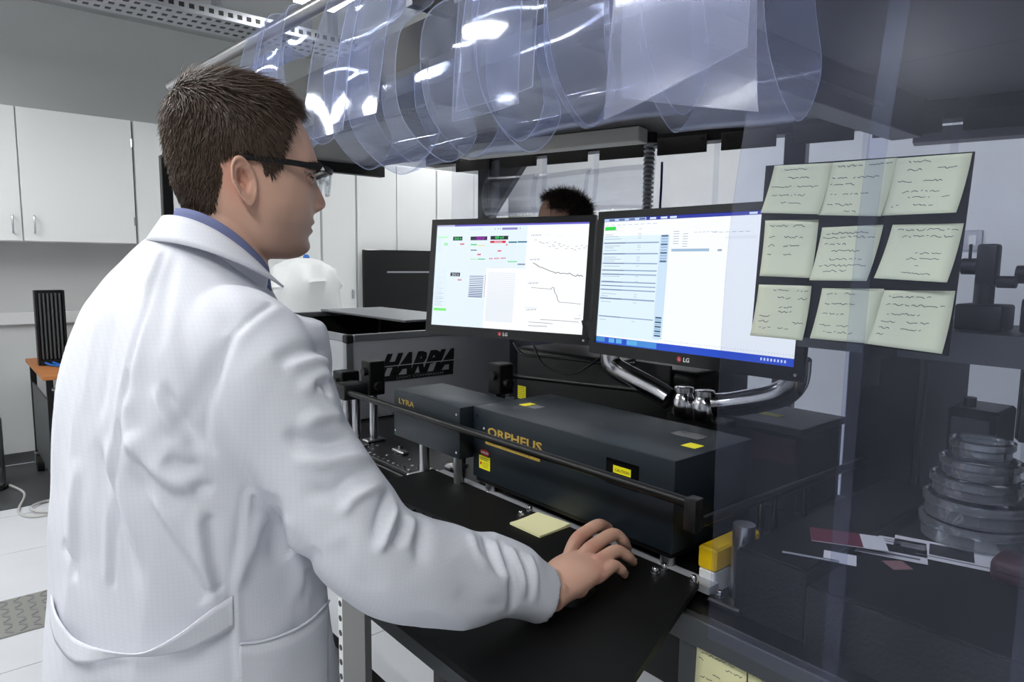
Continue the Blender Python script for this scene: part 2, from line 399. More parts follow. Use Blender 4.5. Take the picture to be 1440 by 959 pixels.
obj('pedestal', boxes(((2.83, 5.30, 0.0), (3.62, 5.36, 0.9))), lam_white, t)

# gas bottle draped in white film with blue valve
t = thing('draped_gas_bottle', 'white film-draped bottle with a blue valve and tube', 'gas bottle', (1.75, 4.05, 0))
bm = B(); rings = []
for z, r, tz in ((0, .20, 0), (.6, .205, 0), (1.1, .21, .01), (1.22, .215, .02), (1.30, .20, .03), (1.36, .205, -.02), (1.43, .17, .03), (1.47, .15, .0), (1.50, .10, .0), (1.515, .04, 0)):
    rings.append([(1.75 + (r + .014 * math.sin(5 * a + z * 30) + .01 * math.sin(11 * a + z * 50)) * math.cos(a) * 1.05, 4.05 + r * math.sin(a), z + tz * math.cos(2 * a + z * 9)) for a in np.linspace(0, 2 * PI, 40, endpoint=False)])
loft(bm, rings); obj('film_drape', bm, bag_m, t, smooth=50)
vx, vy, vz = at_depth(431, 372, 4.25)
obj('valve_body', cyl(B(), (vx, vy, 1.49), (vx, vy, vz + 0.0), 0.018), black_plastic, t)
obj('valve_knob', lathe(B(), ((.014, 0), (.02, .01), (.02, .05), (.012, .062)), (vx, vy, vz)), blue_p, t, smooth=40)
obj('gauge', cyl(B(), (vx + .035, vy - .05, vz - .03), (vx + .03, vy - .03, vz - .03), 0.022), chrome, t)
a = at_depth(393, 396, 4.2); c = at_depth(410, 372, 4.2); e = at_depth(450, 378, 4.2); g = at_depth(463, 430, 4.2); g2 = at_depth(464, 470, 4.2)
obj('hose', tube(B(), [a, at_depth(396, 382, 4.2), c, (vx, vy - .04, vz - .03)], 0.006), blue_p, t)
obj('hose', tube(B(), [(vx + .01, vy - .04, vz - .03), e, g, g2], 0.006), blue_p, t)

# ------------------------------------------------------------------ trolley and things left
t = thing('trolley', 'black-framed trolley with an orange plywood top by the left wall', 'trolley', (0.62, 5.3, 0))
obj('tabletop', boxes(((0.46, 4.84, 0.775), (1.05, 5.80, 0.80), 0.003)), wood_m, t)
for x in (0.48, 1.0):
    for y in (4.86, 5.75): obj('post', boxes(((x, y, 0.12), (x + 0.035, y + 0.035, 0.775))), black_alu, t)
obj('side_panel', boxes(((0.485, 4.90, 0.16), (0.495, 5.74, 0.64))), grey_metal, t)
obj('end_panel', boxes(((0.53, 4.868, 0.16), (0.995, 4.878, 0.60))), grey_metal, t)
obj('shelf', boxes(((0.50, 4.89, 0.13), (1.0, 5.75, 0.15))), black_alu, t)
obj('caution_tape', boxes(((0.56, 4.836, 0.772), (0.9, 4.8395, 0.799))), yellow_p, t)
obj('handle_rod', cyl(B(), (0.50, 4.83, 0.72), (1.0, 4.83, 0.72), 0.010), chrome, t)
for x, y in ((0.50, 4.88), (1.0, 4.88), (0.50, 5.74), (1.0, 5.74)):
    c = obj('castor', cyl(B(), (x - 0.02, y, 0.065), (x + 0.02, y, 0.065), 0.065, n=24), black_plastic, t)
    obj('castor_fork', boxes(((x - 0.03, y - 0.02, 0.06), (x - 0.022, y + 0.02, 0.13)), ((x + 0.022, y - 0.02, 0.06), (x + 0.03, y + 0.02, 0.13)), ((x - 0.03, y - 0.02, 0.13), (x + 0.03, y + 0.02, 0.14))), steel, c)
t = thing('finned_radiator', 'black upright finned radiator block standing on the trolley', 'radiator', (0.53, 5.35, 0.8), 0)
x0, x1 = 0.495, 0.66; y = 5.38
obj('back_plate', boxes(((x0, y, 0.80), (x1, y + 0.05, 1.29), 0.003)), black_alu, t)
for k in range(6):
    xx = x0 + 0.022 + k * 0.022
    obj('fin', boxes(((xx, y - 0.03, 0.84), (xx + 0.010, y, 1.27))), grey_metal, t)
for xx in (x0, x1 - 0.014): obj('side_rail', boxes(((xx, y - 0.036, 0.80), (xx + 0.014, y - 0.0003, 1.29))), black_alu, t)
obj('connector_box', boxes(((x0 + 0.014, y - 0.05, 0.80), (x1 - 0.014, y - 0.0003, 0.835))), black_plastic, t)
bm = B()
for k in (0, 1): tube(bm, [(0.53 + k * .04, 5.32, 0.82), (0.56 + k * .04, 5.26, 0.81), (0.64, 5.14, 0.808), (0.80, 5.05 - k * .02, 0.808), (0.95, 5.06, 0.808)], 0.007)
tagit(obj('blue_cable', bm, blue_p), 'pair of blue cables running from the finned radiator over plywood', 'cable')
bm = B(); tube(bm, [(0.66, 5.3, 0.81), (0.68, 5.29, 0.90), (0.74, 5.26, 0.91), (0.84, 5.25, 0.89), (0.95, 5.25, 0.81)], 0.007)
tagit(obj('black_cable', bm, black_plastic), 'black cable looping above the trolley top', 'cable')
t = thing('adapter_box', 'small rounded white adapter lying on the trolley', 'adapter', (0.74, 5.24, 0.8))
obj('housing', boxes(((0.68, 5.17, 0.80), (0.86, 5.29, 0.85), 0.02, 3)), paper_m, t)
obj('plug', boxes(((0.70, 5.155, 0.81), (0.73, 5.17, 0.83))), grey_metal, t)
t = thing('grey_canister', 'grey metal canister standing on the floor at the left edge', 'canister', (0.19, 5.45, 0))
obj('body', lathe(B(), ((.09, .03), (.095, .05), (.095, .46), (.085, .48), (.03, .49)), (0.19, 5.45, 0)), alu, t, smooth=40)
obj('base_ring', lathe(B(), ((.10, 0), (.105, .005), (.105, .028), (.098, .03)), (0.19, 5.45, 0)), black_plastic, t)
bm = B(); tube(bm, [(0.30, 5.42, 0.02), (0.36, 5.2, 0.008), (0.30, 4.85, 0.008), (0.36, 4.7, 0.008), (0.50, 4.72, 0.008), (0.56, 4.9, 0.008), (0.44, 4.95, 0.012), (0.36, 4.84, 0.02), (0.42, 4.72, 0.015), (0.62, 4.66, 0.008)], 0.008)
tagit(obj('floor_cable', bm, cable_w), 'white cable coiled on the floor beside the trolley', 'cable')
tagit(obj('rubber_mat', boxes(((-0.3, 4.95, 0.0005), (1.4, 6.0, 0.005))), grey_metal), 'dark grey floor mat under the trolley', 'mat')

# ------------------------------------------------------------------ optical table
TZ = 0.95
t = thing('optical_table', 'long black optical table carrying the lasers, with perforated top', 'table', (1.25, 1.5, 0))
obj('tabletop', boxes(((0.895, -0.9, 0.80), (1.62, 3.45, TZ), 0.003)), black_alu, t)
obj('front_plate', boxes(((0.875, -0.9, 0.905), (0.894, 0.652, 0.951), 0.002)), grey_metal, t)
bm = B()
for i in range(26):
    for j in range(60):
        x = 0.915 + i * 0.026; y = 0.70 + j * 0.026
        if y < 1.28 and x < 1.2: continue
        bmesh.ops.create_circle(bm, cap_ends=True, segments=8, radius=0.0042, matrix=Matrix.Translation((x, y, TZ + 0.0121)))
bb = obj('breadboard', boxes(((0.90, 0.655, TZ), (1.61, 2.03, TZ + 0.0118), 0.002)), mat('worn_steel_plate', (0.20, 0.20, 0.21), 0.45, 0.7, vary=0.25, scale=20), t)
tagit(obj('threaded_hole', bm, black_plastic, bb), kind='stuff')
bm = B()
for j in range(60):
    for i in range(3):
        if rng.random() < 0.45:
            x = 0.915 + 0.026 * rng.integers(0, 3); y = 1.28 + 0.026 * rng.integers(0, 26)
            cyl(bm, (x, y, TZ + 0.0118), (x, y, TZ + 0.0135), 0.0048, 0.004, n=8)
tagit(obj('hole_plug', bm, steel, bb), kind='stuff')
for x, y in ((0.96, -0.7), (1.56, -0.7), (0.98, 3.35), (1.56, 3.35)):
    obj('leg', boxes(((x - 0.04, y - 0.04, 0), (x + 0.04, y + 0.04, 0.80), 0.004)), black_alu, t)
for y in (0.98, 1.35):
    l = obj('leg', boxes(((0.915, y - 0.03, 0), (0.965, y + 0.03, 0.80), 0.004)), black_alu, t)
obj('crossbar', boxes(((0.92, -0.66, 0.2), (0.95, 3.31, 0.26))), black_alu, t)
# black cabinet under the right end
t = thing('under_bench_cabinet', 'black cabinet under the right end of the table, notes stuck on it', 'cabinet', (1.2, 0.2, 0))
obj('body', boxes(((0.905, -0.6, 0.02), (1.55, 0.62, 0.798), 0.003)), black_mat, t)
obj('fascia', boxes(((0.888, -0.6, 0.05), (0.904, 0.62, 0.903), 0.002)), grey_metal, t)
obj('bolt', lathe(B(), ((.012, 0), (.012, .004), (.007, .005), (.007, .012)), (0, 0, 0)), steel, t)
bb = [o for o in t.children if o.name.startswith('bolt')][0]
bb.matrix_local = wm(t).inverted() @ Matrix.Translation((0.866 + 0.02, 0.24, 0.89)) @ Matrix.Rotation(-PI / 2, 4, 'Y') @ wm(t)

# white perforated upright and grey panel seen under the shelf
t = thing('slotted_upright', 'white slotted upright with round holes under the shelf, beside the coat', 'upright', (0.86, 1.76, 0))
obj('rail', boxes(((0.84, 1.735, 0), (0.885, 1.76, 0.93))), lam_white, t)
bm = B()
for k in range(16): cyl(bm, (0.839, 1.7475, 0.2 + k * 0.045), (0.8405, 1.7475, 0.2 + k * 0.045), 0.009, n=12)
tagit(obj('hole', bm, black_plastic, t), kind='stuff')
obj('grey_panel', boxes(((0.84, 1.60, 0), (0.86, 1.7345, 0.93))), mat('mid_grey_panel', (0.46, 0.46, 0.46), 0.6), t)
t = thing('tube_bracket', 'black cable loop hanging under the shelf', 'cable', (0.8, 1.5, 0.6))
obj('cable', tube(B(), [(0.86, 1.56, 0.93), (0.80, 1.57, 0.85), (0.80, 1.52, 0.75), (0.87, 1.5, 0.70)], 0.004), black_plastic, t)

# keyboard shelf in front of the table
t = thing('keyboard_shelf', 'matte black shelf bolted along the table front, mouse hand on it', 'shelf', (0.7, 1.0, 0.97))
bm = B(); prism(bm, [(0.488, 0.46), (0.935, 0.618), (0.935, 1.405), (0.488, 1.405)], 0.968, 0.980)
obj('board', bm, black_mat, t)
bm = B(); prism(bm, [(0.488, 0.461), (0.50, 0.466), (0.50, 1.405), (0.488, 1.405)], 0.945, 0.9678)
obj('front_edge', bm, grey_metal, t)
obj('clamp_rail', boxes(((0.937, 0.60, 0.9622), (0.965, 1.40, 0.975))), alu_panel, t)
def bolt(x, y, z, p):
    bm = lathe(B(), ((.0075, 0), (.0075, .003), (.006, .0035), (.006, .010), (.0045, .012), (.003, .012), (.0028, .009)), (x, y, z), 16); return obj('bolt', bm, chrome, p, smooth=40)
for px, py in ((733, 726), (746, 719), (921, 807), (934, 802), (1006, 826)):
    p = at_z(px, py, 0.98) if px < 1000 else Vector((0.925, 0.622, 0.98))
    bolt(min(p.x, 0.928), p.y, 0.980, t)

# ------------------------------------------------------------------ lasers
LZ = 1.004; LT = 1.17
t = thing('laser_amplifier', 'large dark petrol laser box with danger label behind the hand', 'laser', (1.06, 0.95, TZ + 0.012))
obj('cover', boxes(((0.938, 0.676, LZ), (1.182, 1.242, LT), 0.003, 2)), laser_m, t)
obj('base_strip', boxes(((0.944, 0.682, LZ - 0.010), (1.176, 1.236, LZ - 0.0002))), black_alu, t)
for x in (0.96, 1.15):
    for y in (0.70, 1.20): obj('foot', cyl(B(), (x, y, TZ + 0.0118), (x, y, LZ - 0.0102), 0.014), steel, t)
obj('chrome_dome', lathe(B(), ((.009, 0), (.009, .006), (.006, .012), (.002, .014)), (0.9505 - 0.02, 0.70, TZ + 0.0115)), chrome, t, smooth=60)
# front face: x axis of lettering runs along -y, up is z
def front(xf, yy, z): return basis((xf, yy, z), (0, -1, 0), (0, 0, 1))
lettering('gold_lettering', 'ORPHEUS', 0.027, front(0.9376, 1.188, 1.112), gold_m, t, offset=0.0006, width=0.18)
obj('gold_bar', boxes(((0.9372, 1.012, 1.090), (0.9379, 1.195, 1.103))), gold_m, t)
lettering('bar_lettering', 'LIGHT CONVERSION', 0.0085, front(0.9371, 1.185, 1.0935), ink_m, t, width=0.14, extrude=0.0001)
obj('warning_label', boxes(((0.9372, 1.178, 1.029), (0.9379, 1.218, 1.060))), yellow_l, t)
wl = [o for o in t.children if o.name.startswith('warning_label')][0]; wl['label'] = 'yellow printed warning label'
rects = [(-1.2135, 1.0545 - k * 0.0042, -1.2135 + L, 1.0557 - k * 0.0042, (0.1, 0.1, 0.08)) for k, L in enumerate((0.030, 0.028))]
rects += [(-1.205, 1.0545 - k * 0.0034, -1.205 + L, 1.0553 - k * 0.0034, (0.35, 0.33, 0.1)) for k, L in ((3, .022), (4, .024), (5, .02), (6, .023))]
rects += [(-1.2140, 1.0385, -1.2075, 1.045, (0.75, 0.25, 0.05))]
prt = vmat('label_print', 0.5)
quads('print', rects, prt, wl, basis((0.9369, 0, 0), (0, -1, 0), (0, 0, 1)))
bm = B(); bmesh.ops.create_circle(bm, cap_ends=True, segments=24, radius=1, matrix=basis((0.9372, 1.197, 1.0685), (0, -1, 0), (0, 0, 1)) @ Matrix.Diagonal((0.0165, 0.0072, 1, 1)))
r = obj('danger_oval', bm, red_l, t)
lettering('danger_lettering', 'DANGER', 0.0078, front(0.9369, 1.2105, 1.0658), white_ink, r, width=0.027, offset=0.0002, extrude=0.0001)
obj('label_window', boxes(((0.9368, 0.752, 1.095), (0.9379, 0.83, 1.143), 0.0004)), black_gloss, t)
r = obj('caution_label', boxes(((0.9362, 0.770, 1.118), (0.9367, 0.812, 1.132))), yellow_l, t)
lettering('caution_lettering', 'CAUTION', 0.008, front(0.9360, 0.808, 1.1215), ink_m, r, width=0.034, extrude=0.0001)
bm = B()
for yy, z in ((1.225, 1.15), (1.2, 1.125), (1.225, 1.118), (1.20, 1.107)): cyl(bm, (0.9365, yy, z), (0.938, yy, z), 0.003, n=10)
tagit(obj('screw', bm, chrome, t), kind='stuff')
for px, py, sx, sy, n in ((742, 569, .034, .022, 'yellow_sticker'), (974, 627, .03, .03, 'yellow_sticker')):
    p = at_z(px, py, LT)
    obj(n, boxes(((p.x - sx / 2, p.y - sy / 2, LT + 0.0002), (p.x + sx / 2, p.y + sy / 2, LT + 0.0008))), yellow_l, t)
obj('top_recess', boxes(((1.085, 0.735, LT + 0.0001), (1.128, 0.80, LT + 0.0006))), black_gloss, t)
obj('pale_sticker', boxes(((1.03, 1.13, LT + 0.0001), (1.06, 1.158, LT + 0.0005))), alu, t)

t = thing('parametric_amplifier', 'smaller dark petrol laser box on posts, left of the large one', 'laser', (0.96, 1.38, TZ + 0.012))
obj('cover', boxes(((0.905, 1.25, 1.045), (1.06, 1.545, 1.168), 0.003, 2)), laser_m, t)
lettering('gold_lettering', 'LYRA', 0.020, front(0.9046, 1.52, 1.135), gold_m, t, width=0.072)
for x in (0.925, 1.04):
    for y in (1.28, 1.43): 
        obj('pedestal', cyl(B(), (x, y, TZ + 0.0118), (x, y, 1.045), 0.013), steel, t)
        obj('clamp_fork', boxes(((x - 0.045, y - 0.014, TZ + 0.0119), (x + 0.014, y + 0.014, TZ + 0.020), 0.002)), steel, t)
bm = B()
for yy, z in ((1.262, 1.15), (1.262, 1.06), (1.535, 1.06)): cyl(bm, (0.9035, yy, z), (0.905, yy, z), 0.003, n=10)
tagit(obj('screw', bm, chrome, t), kind='stuff')

# guard rail in front of the lasers
t = thing('guard_rail', 'black round bar on steel posts fencing the laser boxes', 'rail', (0.9, 1.1, TZ))
obj('front_bar', cyl(B(), (0.885, 1.80, 1.128), (0.885, 0.60, 1.128), 0.0085), black_alu, t)
obj('return_bar', cyl(B(), (0.885, 0.60, 1.095), (1.50, 0.60, 1.085), 0.0085), black_alu, t)
for (x, y) in ((0.915, 1.775), (0.985, 1.80)):
    obj('post', cyl(B(), (x, y, TZ + 0.0118), (x, y, 1.105), 0.0125), chrome, t)
    obj('post_base', boxes(((x - 0.03, y - 0.02, TZ + 0.0119), (x + 0.03, y + 0.02, TZ + 0.02), 0.003)), steel, t)
obj('bar_clamp', boxes(((0.868, 1.755, 1.105), (0.945, 1.825, 1.150), 0.006, 2)), black_plastic, t)
obj('end_clamp', boxes(((0.872, 0.588, 1.085), (0.898, 0.612, 1.140), 0.005, 2)), black_plastic, t)
def mount_block(x, y, z0, z1, label, hw=0.02):
    t = thing('optic_mount', label, 'optic mount', (x, y, z0))
    obj('block', boxes(((x - hw, y - hw, z0), (x + hw, y + hw, z1), 0.003)), black_alu, t)
    obj('knob', cyl(B(), (x - hw - 0.012, y - 0.005, z1 - 0.03), (x - hw, y - 0.005, z1 - 0.03), 0.012), black_plastic, t)
    obj('knob', cyl(B(), (x, y - hw - 0.014, z0 + 0.028), (x, y - hw, z0 + 0.028), 0.013), black_plastic, t)
    return t
p = at_x(524, 545, 0.985); mount_block(0.985, 1.80, 1.106, 1.207, 'tall black mount with knobs on the steel post, before the logo', 0.026)
t = mount_block(0.955, 1.915, 1.10, 1.165, 'short black mount with knob, tucked behind the sleeve', 0.03)
obj('post', cyl(B(), (0.955, 1.915, TZ + 0.0118), (0.955, 1.915, 1.10), 0.0125), chrome, t)
t = mount_block(1.12, 1.365, 1.16, 1.24, 'black square mount between the two laser boxes', 0.024)
obj('post', cyl(B(), (1.12, 1.365, TZ + 0.0118), (1.12, 1.365, 1.16), 0.0125), chrome, t)
obj('rear_bar', cyl(B(), (1.14, 1.365, 1.205), (1.30, 0.95, 1.20), 0.006), black_alu, t)

# small clamps on breadboard
for k, (px, py, lab) in enumerate(((563, 637, 'small steel clamp bolted beside the perforated top\'s middle'), (640, 660, 'flat steel clamping fork under the small laser box'))):
    p = at_z(px, py, TZ + 0.012)
    t = thing('table_clamp', lab, 'clamp', p)
    obj('arm', boxes(((p.x - 0.012, p.y - 0.03, TZ + 0.0119), (p.x + 0.012, p.y + 0.03, TZ + 0.022), 0.003)), steel, t)
    obj('screw', cyl(B(), (p.x, p.y, TZ + 0.022), (p.x, p.y, TZ + 0.034), 0.007), chrome, t)

# aluminium spectrometer box
t = thing('spectrometer_box', 'open-topped aluminium box with bold black lettering on its side', 'instrument', (1.4, 2.6, TZ))
X0, X1, Y0, Y1, ZB, ZT = 1.052, 1.80, 2.105, 3.20, TZ + 0.004, 1.25
obj('front_panel', boxes(((X0 + 0.01, Y0 + 0.004, ZB), (X1 - 0.01, Y0 + 0.012, ZT - 0.02))), alu_panel, t)
obj('back_panel', boxes(((X0 + 0.01, Y1 - 0.012, ZB), (X1 - 0.01, Y1 - 0.004, ZT - 0.02))), alu_panel, t)
obj('side_panel', boxes(((X0 + 0.004, Y0 + 0.01, ZB), (X0 + 0.012, Y1 - 0.01, ZT - 0.02))), alu_panel, t)
obj('side_panel', boxes(((X1 - 0.012, Y0 + 0.01, ZB), (X1 - 0.004, Y1 - 0.01, ZT - 0.02))), alu_panel, t)
obj('floor_plate', boxes(((X0 + 0.012, Y0 + 0.012, ZB), (X1 - 0.012, Y1 - 0.012, ZB + 0.01))), black_alu, t)
obj('inner_lining', boxes(((X0 + 0.0125, Y0 + 0.0125, ZB + .011), (X0 + 0.015, Y1 - 0.0125, ZT - 0.022)), ((X0 + .016, Y1 - 0.015, ZB + .011), (X1 - 0.016, Y1 - 0.0125, ZT - 0.022)), ((X1 - 0.015, Y0 + .0125, ZB + .011), (X1 - 0.0125, Y1 - 0.0125, ZT - 0.022))), black_mat, t)
for a, b in (((X0 + .028, Y0), (X1 - .028, Y0 + 0.026)), ((X0 + .028, Y1 - 0.026), (X1 - .028, Y1)), ((X0, Y0 + .028), (X0 + 0.026, Y1 - .028)), ((X1 - 0.026, Y0 + .028), (X1, Y1 - .028))):
    obj('rim_profile', boxes(((a[0], a[1], ZT - 0.024), (b[0], b[1], ZT), 0.003)), alu, t)
for x in (X0, X1 - 0.0275):
    for y in (Y0, Y1 - 0.0275): 
        obj('corner_cap', boxes(((x - 0.0015, y - 0.0015, ZT - 0.027), (x + 0.0285, y + 0.0285, ZT + 0.0015), 0.004)), black_plastic, t)
        obj('corner_post', boxes(((x + 0.001, y + 0.001, ZB), (x + 0.025, y + 0.025, ZT - 0.0275))), alu, t)
obj('lid', boxes(((1.46, 2.40, ZT + 0.002), (1.80, 3.19, ZT + 0.012), 0.002)), alu, t)
obj('inner_optic', lathe(B(), ((.02, 0), (.02, .19), (.018, .21), (.006, .235)), (1.40, 2.50, ZB + 0.011)), paper_m, t, smooth=50)
sf = lambda x, z, d=0.0036: basis((x, Y0 + d, z), (1, 0, 0), (0, 0, 1))
lx0 = at_y(537, 520, Y0); lx1 = at_y(634, 500, Y0)
lettering('logo_lettering', 'HARPIA', 0.098, sf(lx0.x - 0.01, 1.102), ink_m, t, shear=0.5, offset=0.006, width=lx1.x - lx0.x + 0.03)
bm = B()
for z in (1.1290,): box(bm, (lx0.x - 0.02, Y0 + 0.0018, z), (lx1.x + 0.05, Y0 + 0.0032, z + 0.0032))
obj('logo_stripe', bm, alu_panel, t)
r = obj('logo_bar', boxes(((lx0.x - 0.02, Y0 + 0.0022, 1.077), (lx1.x + 0.012, Y0 + 0.0038, 1.096))), ink_m, t)
lettering('bar_lettering', 'LIGHT CONVERSION', 0.013, sf(lx0.x + 0.06, 1.082, 0.0019), alu, r, extrude=0.0002, width=0.2)
t = thing('instrument_controller', 'grey box right of the lettered aluminium box, under the left monitor', 'instrument', (1.95, 2.3, 0))
obj('case', boxes(((1.812, 2.12, 0.0), (2.02, 2.6, 1.22), 0.003)), alu_panel, t)
obj('foot_strip', boxes(((1.805, 2.115, 0.95), (1.8115, 2.6, 0.965))), alu, t)

# computer behind the monitors
t = thing('computer_tower', 'black rounded computer case lying behind the monitors', 'computer', (1.38, 1.3, TZ + 0.012))
obj('case', boxes(((1.36, 0.93, TZ + 0.0125), (1.60, 1.59, 1.245), 0.02, 3)), black_plastic, t)
r = obj('yellow_sticker', boxes(((1.3588, 1.535, 1.085), (1.3598, 1.572, 1.125))), yellow_l, t)
quads('print', [(-1.568, 1.12 - k * .006, -1.568 + .028, 1.1215 - k * .006, (0.45, 0.42, 0.1)) for k in range(6)], prt, r, basis((1.3586, 0, 0), (0, -1, 0), (0, 0, 1)))
obj('grey_wedge', boxes(((1.352, 1.0, 1.20), (1.3595, 1.11, 1.255))), mat('dark_grey_card', (0.22, 0.22, 0.23), 0.6), t)
bm = B(); tube(bm, [(1.33, 1.56, 1.26), (1.32, 1.50, 1.23), (1.33, 1.40, 1.235), (1.34, 1.2, 1.24), (1.34, 1.1, 1.26)], 0.004); tube(bm, [(1.33, 1.47, 1.26), (1.31, 1.40, 1.21), (1.32, 1.30, 1.20), (1.34, 1.22, 1.25)], 0.003)
tagit(obj('monitor_cable', bm, black_plastic), 'thin black cables drooping below the left monitor', 'cable')

# ------------------------------------------------------------------ monitors
MW, MH = 0.515, 0.328
def monitor(cx, cy, z0, ang, tilt, label, painter):
    t = thing('monitor', label, 'monitor', (cx, cy, z0), ang, 'computer monitors', tilt)
    h = MW / 2
    obj('back_shell', boxes(((-h + 0.004, 0.012, 0.004), (h - 0.004, 0.030, MH - 0.004), 0.006, 2), ((-0.12, 0.030, 0.08), (0.12, 0.055, 0.25), 0.01, 2)), black_plastic, t, local=True)
    bz, bb = 0.0165, 0.026
    bm = boxes(((-h, 0, 0), (h, 0.0118, bb)), ((-h, 0, MH - bz), (h, 0.0118, MH)), ((-h, 0, bb), (-h + bz, 0.0118, MH - bz)), ((h - bz, 0, bb), (h, 0.0118, MH - bz)))
    bmesh.ops.remove_doubles(bm, verts=bm.verts, dist=1e-5)
    obj('bezel', bm, black_gloss, t, local=True)
    Wd, Hd = MW - 2 * bz, MH - bz - bb
    mt = basis((-h + bz, 0.0045, bb), (1, 0, 0), (0, 0, 1)) @ Matrix.Diagonal((Wd, Hd, 1, 1))
    r = painter()
    s = quads('screen', [(0, 0, 1, 1, r[0])], screen_m, t, mt, local=True)
    quads('screen_content', [q for q in r[1]], screen_m, s, basis((-h + bz, 0.0042, bb), (1, 0, 0), (0, 0, 1)) @ Matrix.Diagonal((Wd, Hd, 1, 1)) @ Matrix.Identity(4), local=True)
    for (tx, ty, sz, st, col, wd) in r[2]:
        me = text_mesh(st, sz, Matrix(), extrude=0, width=wd * Wd)
        me.transform(basis((-h + bz + tx * Wd, 0.0034, bb + ty * Hd), (1, 0, 0), (0, 0, 1)))
        link('screen_lettering', me, emat('screen_text', col, 1.0), s, local=True)
    me = text_mesh('LG', 0.0125, Matrix(), extrude=0.0002, offset=0.0003); me.transform(basis((0.006, -0.0004, 0.0085), (1, 0, 0), (0, 0, 1)))
    link('logo_lettering', me, white_ink, t, local=True)
    bm = B(); bmesh.ops.create_circle(bm, cap_ends=True, segments=20, radius=0.0062, matrix=basis((-0.004, -0.0005, 0.013), (1, 0, 0), (0, 0, 1)))
    lg = obj('logo_disc', bm, mat('logo_red', (0.62, 0.16, 0.2), 0.5), t, local=True)
    bm = B(); box(bm, (-0.0047, -0.0009, 0.0105), (-0.0037, -0.0006, 0.0155)); box(bm, (-0.0037, -0.0009, 0.0105), (-0.001, -0.0006, 0.0112))
    obj('logo_mark', bm, white_ink, lg, local=True)
    obj('power_button', cyl(B(), (h - 0.012, -0.001, 0.012), (h - 0.012, 0, 0.012), 0.003), steel, t, local=True)
    return t
def left_screen():
    bg = (0.90, 0.955, 1.0); q = []; tx = []; w_ = (0.985, 0.99, 1.0); k = (0.12, 0.13, 0.16)
    U = lambda x, y: ((x - 88 + (y - 113) * 0.066) / 1012, 1 - (y - 113 - (x - 88) * 0.005) / (650 + (x - 88) * 0.098))
    def R(x0, y0, x1, y1, c, l=0.00015):
        a = U(x0, y0); b = U(x1, y1); q.append((a[0], b[1], b[0], a[1], c, l))
    q.append((0, .985, 1, 1, (0.42, 0.38, 0.80), .0001)); q.append((0.0, 0.985, 0.13, 1, (.75, .74, .9), .0002))
    q.append((0.625, 0, 1, .98, w_, .00005)); q.append((0.37, 0, .63, 0.58, w_, .00006))
    q.append((0.46, 0.945, 0.56, 0.965, (0.55, 0.5, 0.78), .0001))
    q.append((0.24, 0.945, 0.33, 0.97, (0.86, 0.92, 0.98), .0001))
    for x in (.41, .43, .445, .575): q.append((x, .95, x + .004, .96, k, .0002))
    R(92, 185, 170, 196, (.72, .97, .75)); R(62, 650, 155, 675, (.48, .93, .48))
    for i in range(8): R(90, 205 + i * 11, 118, 207 + i * 11, (.75, .82, .86))
    R(140, 228, 168, 246, (.65, .92, .72))
    for i in range(22): R(82 - i * .8, 402 + i * 11, 118 + (i * 7) % 20, 404 + i * 11, (.68, .76, .82)); R(138, 402 + i * 11, 152, 404 + i * 11, (.75, .82, .88))
    for (x0, y0, x1, y1) in ((207, 189, 273, 216), (333, 192, 448, 219), (472, 192, 590, 219), (188, 424, 256, 452)): R(x0, y0, x1, y1, (.05, .07, .12))
    R(360, 192, 448, 219, (.16, .06, .32), .0003)
    R(470, 224, 574, 241, (.82, .12, .25)); R(594, 232, 648, 243, (.13, .42, .52)); R(653, 232, 713, 243, (.13, .45, .55))
    for c, r in (((.35, .85, .45), (333, 241, 375, 251)), ((.90, .86, .55), (380, 250, 435, 257)), ((.22, .25, .4), (333, 279, 375, 286)), ((.88, .35, .45), (380, 307, 404, 317)), ((.88, .25, .4), (520, 288, 544, 297)),
                 ((.70, .9, .65), (330, 338, 378, 345)), ((.25, .75, .5), (384, 339, 433, 347)), ((.5, .88, .6), (586, 361, 648, 371)), ((.5, .55, .65), (652, 380, 700, 391)), ((.85, .45, .5), (257, 235, 287, 245)), ((.85, .5, .55), (240, 470, 268, 480)), ((.9, .96, 1), (205, 235, 250, 245)), ((.87, .3, .35), (577, 248, 585, 258))): R(*r, c)
    for i in range(12):
        y = 448 + i * 12.2; R(326 - i, y, 424 - i, y + 6, (.42, .52, .80)); R(326 - i, y + 6.5, 424 - i, y + 8.5, (.16, .2, .42)); R(434 - i * .8, y + 2, 438 - i * .8, y + 8, (.75, .2, .35))
    for i in range(9): R(465, 258 + i * 18, 500 + (i * 37) % 60, 260 + i * 18, (.84, .87, .92)); R(600, 258 + i * 15, 640, 260 + i * 15, (.84, .87, .92))
    for i in range(25): R(455 - i, 440 + i * 13, 640 - i, 441.3 + i * 13, (.92, .94, .97))
    for i in range(13): 
        x = 462 + i * 8.8; R(x, 337, x + 5, 346, (.85, .3, .45)) if i % 5 != 3 else None
    for i, (x, y) in enumerate(((763, 225), (790, 240), (812, 250), (835, 247), (850, 272), (876, 272), (882, 244), (893, 288), (908, 262), (920, 275), (937, 266), (960, 276), (985, 290), (1002, 299), (1012, 275), (1028, 292), (1042, 270), (1058, 288), (1069, 276), (910, 255), (950, 290), (870, 262), (800, 245))):
        R(x, y, x + 14, y + 2.2, (.15, .15, .18))
    def pl(pts, wd=.0032, c=k): q.extend(line_quads([U(*p) for p in pts], wd, c, .0002))
    p = [(752, 378), (775, 392), (790, 405), (815, 414), (850, 432), (885, 445), (890, 452), (905, 445), (925, 455), (940, 452), (965, 458), (975, 452), (1000, 470), (1012, 475), (1025, 465), (1035, 475), (1042, 468), (1055, 478)]
    pl(p, .0045)
